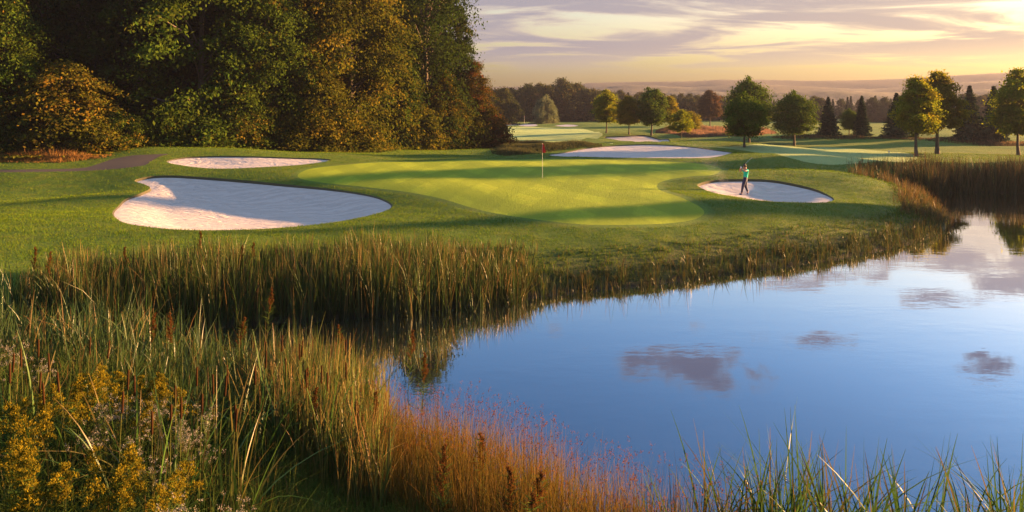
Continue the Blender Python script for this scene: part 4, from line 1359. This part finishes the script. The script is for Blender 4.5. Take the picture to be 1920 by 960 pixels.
# goldenrod
for i, (px, py) in enumerate([(30, 890), (50, 905), (10, 905), (120, 880), (110, 890), (200, 900), (215, 885), (240, 895), (250, 830), (262, 850), (210, 915), (65, 830), (50, 845), (30, 830), (75, 790), (55, 780), (30, 765), (5, 820),
                              (150, 700), (170, 705), (190, 690), (215, 700), (205, 720), (240, 720), (270, 705), (300, 700), (320, 695), (175, 730), (140, 720), (345, 730), (100, 740), (80, 745), (310, 720), (130, 760),
                              (347, 855), (275, 900), (160, 830), (320, 890), (20, 740), (250, 760)]):
    x, y, z = at_top(px, py, 1.25)
    plume('goldenrod', i, x, y, random.uniform(1.15, 1.35), 'yellow goldenrod spray close to the bottom edge of the photo at left' if py > 865 else 'yellow goldenrod in the dark middle of the left undergrowth' if py > 755 else 'yellow goldenrod in the upper patch beside the white asters', 'goldenrod plants at lower left', z)
for i, (px, py) in enumerate([(15, 645), (30, 660), (10, 680), (40, 655), (75, 672), (90, 665), (200, 745), (185, 765), (215, 760), (235, 750), (170, 790), (345, 770), (360, 785), (350, 800), (375, 790), (395, 810), (270, 745), (290, 760), (320, 780),
                              (330, 845), (300, 860), (395, 780), (280, 815), (325, 955), (350, 950), (440, 945)]):
    x, y, z = at_top(px, py, 1.15)
    plume('aster', i, x, y, random.uniform(1.0, 1.2), 'white-flowered aster among the goldenrod at lower left', 'white asters among the goldenrod', z)
for i, (px, py) in enumerate([(500, 585), (440, 600), (330, 590), (280, 585), (690, 735), (790, 700), (690, 745), (650, 640), (765, 670), (980, 880), (990, 905), (960, 890), (900, 820), (825, 850), (560, 700), (590, 720),
                              (370, 450), (465, 470), (455, 480), (240, 480), (60, 490), (92, 500)]):
    if py < 520:
        x, y = hit(px, py + 70)
        z = z_at(x, y); h = 1.3
    else:
        h = 1.3
        x, y, z = at_top(px, py, h)
    plume('dock', i, x, y, h, 'rust-red dock with dry seed spike standing among the reeds', 'rust-red docks among the reeds', z)
# ------------------------------------------------------------------ flagstick, golfer, small things
def flagstick(x, y, h, flag_l, label, small=False):
    z = z_at(x, y)
    t = empty('flagstick', (x, y, z))
    tag(t, label, 'flagstick')
    v, f = tube([[0, 0, -0.1], [0, 0, h * .5], [0, 0, h]], [0.009, 0.008, 0.007] if not small else [0.03] * 3, 8)
    link('pole', mesh_np('pole', v, f, smooth=True), MAT['polew'], t)
    # limp cloth: folds gathered round the pole, widening downwards
    nu, nv = 22, 18
    V = []
    for j in range(nv):
        s = j / (nv - 1)
        for i in range(nu):
            u = i / (nu - 1)
            wid = 0.07 + 0.20 * s ** 0.8
            fold = 0.035 * math.sin(u * 15 + s * 1.5) * (0.3 + 0.7 * s)
            X = -0.05 * s + wid * u + 0.01 * math.sin(s * 9)
            Y = fold + 0.02 * math.sin(u * 4)
            Z = h - 0.02 - flag_l * s * (1 - 0.16 * abs(u - 0.45)) - 0.10 * u * (1 - s)
            V.append((X if i else 0.0, Y, Z))
    idx = np.arange(nu * nv).reshape(nv, nu)
    Fq = np.column_stack([idx[:-1, :-1].ravel(), idx[:-1, 1:].ravel(), idx[1:, 1:].ravel(), idx[1:, :-1].ravel()])
    link('flag', mesh_np('flag', np.array(V), Fq, smooth=True), MAT['flag'], t)


MAT['polew'] = plain('white_pole', (0.5, 0.5, 0.46), 0.5, var=0.03)
MAT['flag'] = plain('red_cloth', (0.55, 0.02, 0.02), 0.8, var=0.15)
fxy = hit(1017, 334)
flagstick(fxy[0], fxy[1], F and (HC + fxy[1] * (YH - 268) / F - z_at(*fxy)), 0.58, 'white flagstick with limp red flag on the near green')
g2 = hit(983, 231.5)
flagstick(g2[0], g2[1], 2.1, 0.4, 'tiny distant flagstick on the far green before the willow', True)


def skin(name, joints, edges, mat, parent, sub=2, root=None):
    """joints: {name: (x, y, z, r)}; one continuous surface grown round the skeleton"""
    keys = list(joints)
    me = bpy.data.meshes.new(name)
    me.from_pydata([joints[k][:3] for k in keys], [(keys.index(a), keys.index(b)) for a, b in edges], [])
    o = bpy.data.objects.new(name, me)
    COL.objects.link(o)
    sm = o.modifiers.new('skin', 'SKIN')
    sm.use_smooth_shade = True
    if not me.skin_vertices:
        me.skin_vertices.new(name='')
    for i, k in enumerate(keys):
        rr = joints[k][3]
        me.skin_vertices[0].data[i].radius = rr if isinstance(rr, tuple) else (rr, rr)
        me.skin_vertices[0].data[i].use_root = (k == (root or keys[0]))
    ss = o.modifiers.new('sub', 'SUBSURF')
    ss.levels = ss.render_levels = sub
    dg = bpy.context.evaluated_depsgraph_get()
    ev = o.evaluated_get(dg)
    nm = bpy.data.meshes.new_from_object(ev)
    nm.name = name
    bpy.data.objects.remove(o)
    for p in nm.polygons: p.use_smooth = True
    nm.materials.clear()
    return link(name, nm, mat, parent)


def build_golfer():
    M = {k: plain(k, c, rgh, var=v) for k, c, rgh, v in [('skin', (0.36, 0.19, 0.12), 0.55, .06), ('teal_shirt', (0.0, 0.48, 0.30), 0.8, .08), ('navy_trousers', (0.006, 0.012, 0.050), 0.8, .2),
                                                          ('shoe_blue', (0.03, 0.05, 0.13), 0.5, .1), ('dark_hair', (0.02, 0.014, 0.010), 0.7, .2), ('glove_white', (0.7, 0.7, 0.7), 0.7, .05),
                                                          ('club_steel', (0.6, 0.6, 0.62), 0.25, .05), ('grip_black', (0.02, 0.02, 0.02), 0.7, .1), ('belt', (0.02, 0.015, 0.012), .5, .1), ('cap_cloth', (0.25, 0.05, 0.04), 0.8, .1)]}
    M['club_steel'].node_tree.nodes['Principled BSDF'].inputs['Metallic'].default_value = 1.0
    x, y = hit(1396, 367)
    ys = np.linspace(33, 43, 400)              # stand where the sand itself is seen at that pixel
    xs = (1396 - CX) / F * ys
    Q = np.column_stack([xs, ys])
    e = np.abs(HC + ys * (YH - 366) / F - sand_z(Q, 'golfer')) + 9.0 * ~inside(Q, INNER['golfer'])
    x, y = Q[int(np.argmin(e))]
    z = float(sand_z(np.array([[x, y]]), 'golfer')[0]) + 0.015
    t = empty('person', (x, y, z))
    tag(t, 'golfer in teal shirt and navy trousers finishing a swing in the sand bunker', 'person')
    # x to the right of the photo, y away from it; he faces left with his back half turned to us
    J = {
        'pelvis': (0.045, 0.00, 0.93, (0.135, 0.105)), 'waist': (0.065, 0.00, 1.06, (0.120, 0.100)), 'chest': (0.085, 0.00, 1.24, (0.145, 0.115)), 'upper': (0.08, 0.0, 1.37, (0.13, 0.10)),
        'neck': (0.045, -0.01, 1.475, 0.056), 'skull': (0.010, -0.02, 1.565, (0.082, 0.078)), 'crown': (0.005, -0.02, 1.655, (0.080, 0.078)),
        'shL': (0.115, -0.155, 1.395, 0.058), 'elL': (-0.07, -0.30, 1.37, 0.041), 'wrL': (-0.205, -0.115, 1.50, 0.029), 'haL': (-0.225, -0.075, 1.555, 0.034),
        'shR': (0.02, 0.165, 1.40, 0.058), 'elR': (-0.235, 0.12, 1.33, 0.041), 'wrR': (-0.235, -0.01, 1.52, 0.029), 'haR': (-0.215, -0.035, 1.585, 0.034),
        'hipL': (-0.005, -0.085, 0.87, 0.092), 'knL': (-0.110, -0.070, 0.50, 0.062), 'caL': (-0.145, -0.065, 0.33, 0.058), 'anL': (-0.185, -0.06, 0.085, 0.040), 'toL': (-0.245, 0.035, 0.045, 0.034),
        'hipR': (0.085, 0.085, 0.87, 0.092), 'knR': (0.075, 0.050, 0.50, 0.062), 'caR': (0.135, 0.055, 0.34, 0.057), 'anR': (0.205, 0.06, 0.150, 0.040), 'toR': (0.165, 0.075, 0.040, 0.034),
    }
    E = [('pelvis', 'waist'), ('waist', 'chest'), ('chest', 'upper'), ('upper', 'neck'), ('neck', 'skull'), ('skull', 'crown'),
         ('upper', 'shL'), ('shL', 'elL'), ('elL', 'wrL'), ('wrL', 'haL'), ('upper', 'shR'), ('shR', 'elR'), ('elR', 'wrR'), ('wrR', 'haR'),
         ('pelvis', 'hipL'), ('hipL', 'knL'), ('knL', 'caL'), ('caL', 'anL'), ('anL', 'toL'), ('pelvis', 'hipR'), ('hipR', 'knR'), ('knR', 'caR'), ('caR', 'anR'), ('anR', 'toR')]
    # nose and chin (head turned to the left), and fingers closing round the grip
    J['nose'] = (-0.095, -0.035, 1.60, 0.012); E.append(('skull', 'nose'))
    for s, hx in (('L', J['haL']), ('R', J['haR'])):
        for q in range(4):
            a = np.array(hx[:3]); o = (q - 1.5) * 0.017
            p1 = a + np.array([-0.026, -0.018, o + 0.02]); p2 = a + np.array([0.000, -0.038, o + 0.026]); p3 = a + np.array([0.024, -0.016, o + 0.022])
            for nme, pp in ((f'f{s}{q}a', p1), (f'f{s}{q}b', p2), (f'f{s}{q}c', p3)): J[nme] = (*pp, 0.009)
            E += [('ha' + s, f'f{s}{q}a'), (f'f{s}{q}a', f'f{s}{q}b'), (f'f{s}{q}b', f'f{s}{q}c')]
        th = np.array(hx[:3]) + np.array([0.026, -0.004, 0.012])
        J['th' + s] = (*th, 0.011); J['tt' + s] = (*(th + np.array([0.012, -0.020, 0.028])), 0.009)
        E += [('ha' + s, 'th' + s), ('th' + s, 'tt' + s)]
    skin('body', J, E, M['skin'], t, 2, 'pelvis')

    def sub(keys, grow, extra=None):
        o = {}
        for k in keys:
            a = J[k]; rr = a[3]
            rr = tuple(v * grow[0] + grow[1] for v in rr) if isinstance(rr, tuple) else rr * grow[0] + grow[1]
            o[k] = (*a[:3], rr)
        o.update(extra or {})
        return o

    def lerp(a, b, s): return tuple(J[a][i] * (1 - s) + J[b][i] * s for i in range(3))
    Js = sub(['pelvis', 'waist', 'chest', 'upper', 'shL', 'shR'], (1.06, 0.012), {'slL': (*lerp('shL', 'elL', .55), 0.070), 'slR': (*lerp('shR', 'elR', .55), 0.070), 'col': (*lerp('upper', 'neck', .75), 0.070)})
    Js['pelvis'] = (0.047, 0, 0.93, (0.165, 0.135)); Js['waist'] = (0.065, 0, 1.06, (0.150, 0.122)); Js['chest'] = (0.082, 0, 1.24, (0.178, 0.135)); Js['upper'] = (0.078, 0, 1.37, (0.155, 0.118))
    skin('shirt', Js, [('pelvis', 'waist'), ('waist', 'chest'), ('chest', 'upper'), ('upper', 'shL'), ('shL', 'slL'), ('upper', 'shR'), ('shR', 'slR'), ('upper', 'col')], M['teal_shirt'], t, 2, 'pelvis')
    Jt = sub(['pelvis', 'hipL', 'knL', 'caL', 'hipR', 'knR', 'caR'], (1.10, 0.020), {'cuL': (*lerp('caL', 'anL', .88), 0.060), 'cuR': (*lerp('caR', 'anR', .88), 0.060)})
    Jt['top'] = (0.055, 0.0, 1.04, (0.140, 0.112))
    Jt['caL'] = (*J['caL'][:3], 0.068); Jt['caR'] = (*J['caR'][:3], 0.068)
    skin('trousers', Jt, [('pelvis', 'top'), ('pelvis', 'hipL'), ('hipL', 'knL'), ('knL', 'caL'), ('caL', 'cuL'), ('pelvis', 'hipR'), ('hipR', 'knR'), ('knR', 'caR'), ('caR', 'cuR')], M['navy_trousers'], t, 2, 'pelvis')
    for s, hz in (('L', 0), ('R', 0.05)):
        a, b = J['an' + s], J['to' + s]
        heel = (a[0] - (b[0] - a[0]) * .25, a[1] - (b[1] - a[1]) * .25, a[2] - 0.035, 0.043)
        mid = tuple((a[i] + b[i]) / 2 for i in range(3))
        tip = (b[0] + (b[0] - a[0]) * .35, b[1] + (b[1] - a[1]) * .35, b[2], 0.036)
        skin('shoe', {'h': heel, 'm': (*mid[:2], max(mid[2] - 0.01, 0.04), 0.045), 'b': (*b[:3], 0.046), 't': tip}, [('h', 'm'), ('m', 'b'), ('b', 't')], M['shoe_blue'], t, 2, 'h')
    hr = J['crown']
    skin('hair', {'a': (hr[0] + 0.045, hr[1], 1.575, 0.060), 'b': (hr[0] + 0.022, hr[1], 1.655, 0.086), 'c': (hr[0] - 0.010, hr[1], 1.690, 0.072)}, [('a', 'b'), ('b', 'c')], M['dark_hair'], t, 2, 'b')
    skin('glove', {'w': (-0.215, -0.095, 1.525, 0.036), 'h': (*J['haL'][:3], 0.046), 'k': (-0.235, -0.07, 1.60, 0.036)}, [('w', 'h'), ('h', 'k')], M['glove_white'], t, 2, 'h')
    for s in (-1, 1):
        e = (J['skull'][0] - 0.066, J['skull'][1] + s * 0.032, 1.612)
        skin('eye', {'a': (*e, 0.010), 'b': (e[0] - 0.006, e[1], e[2], 0.008)}, [('a', 'b')], M['dark_hair'], t, 1, 'a')
    skin('ear', {'a': (0.015, -0.102, 1.585, 0.012), 'b': (0.018, -0.106, 1.615, 0.014)}, [('a', 'b')], M['skin'], t, 1, 'a')
    # the club, over his head after the stroke
    c = empty('golf_club', (x, y, z))
    tag(c, 'steel golf club held over the golfer\'s head at the end of the swing', 'golf club')
    a = np.array([-0.255, -0.040, 1.49]); b = np.array([0.44, 0.16, 2.06])
    d = (b - a) / np.linalg.norm(b - a)
    v, f = tube([a, a + d * 0.28], [0.014, 0.011], 8)
    link('grip', mesh_np('grip', v, f, smooth=True), M['grip_black'], c)
    v, f = tube([a + d * 0.26, b], [0.0065, 0.0045], 8)
    link('shaft', mesh_np('shaft', v, f, smooth=True), M['club_steel'], c)
    bm = bmesh.new()
    bmesh.ops.create_cube(bm, size=1)
    for vv in bm.verts:
        vv.co = Vector((vv.co.x * 0.085 * (1.0 if vv.co.z < 0 else 0.7) + 0.02, vv.co.y * 0.018 * (1.4 if vv.co.z < 0 else 0.6), vv.co.z * 0.055))
    bmesh.ops.bevel(bm, geom=bm.edges[:], offset=0.004, segments=2, affect='EDGES')
    me = bpy.data.meshes.new('club_head'); bm.to_mesh(me); bm.free()
    ho = link('club_head', me, M['club_steel'], c, tuple(b))
    ho.rotation_euler = (0.4, -0.5, 0.2)


build_golfer()

# burst of sand hanging over the bunker's left end
r_ = np.random.default_rng(21)
gx, gy = hit(1366, 352)
n = 5200
s = r_.random(n) ** 0.75
px = 1362 - 58 * s + r_.normal(size=n) * (5 + 13 * s)
zz = 1.05 + 0.05 + 2.5 * s ** 0.9 + r_.normal(size=n) * 0.25 * (0.3 + s)
yy = gy + r_.normal(size=n) * 0.5 + s * 1.5
C = np.column_stack([(px - CX) / F * yy, yy, np.maximum(zz, 1.0)])
V, Fq = leaves(C, 0.012, 0, np.zeros((n, 3)), r_, 1.0)
MAT['grain'] = plain('flying_sand', (0.72, 0.64, 0.56), 0.9)
tag(link('sand_spray', mesh_np('sand_spray', V, Fq), MAT['grain']), 'thin plume of sand grains flying from the bunker toward the green', kind='stuff')

# small white marker on the lit fairway at the right
mx_, my_ = hit(1667, 289)
t = empty('tee_marker', (mx_, my_, z_at(mx_, my_)))
tag(t, 'small white marker post on the lit fairway before the pond reeds at right', 'marker')
v, f = tube([[0, 0, -0.05], [0, 0, 0.22]], [0.035, 0.035], 8)
link('post', mesh_np('post', v, f), MAT['polew'], t)
v, f = tube([[0, 0, 0.20], [0, 0, 0.24], [0, 0, 0.31], [0, 0, 0.34]], [0.05, 0.085, 0.08, 0.03], 10)
link('knob', mesh_np('knob', v, f, smooth=True), MAT['polew'], t)
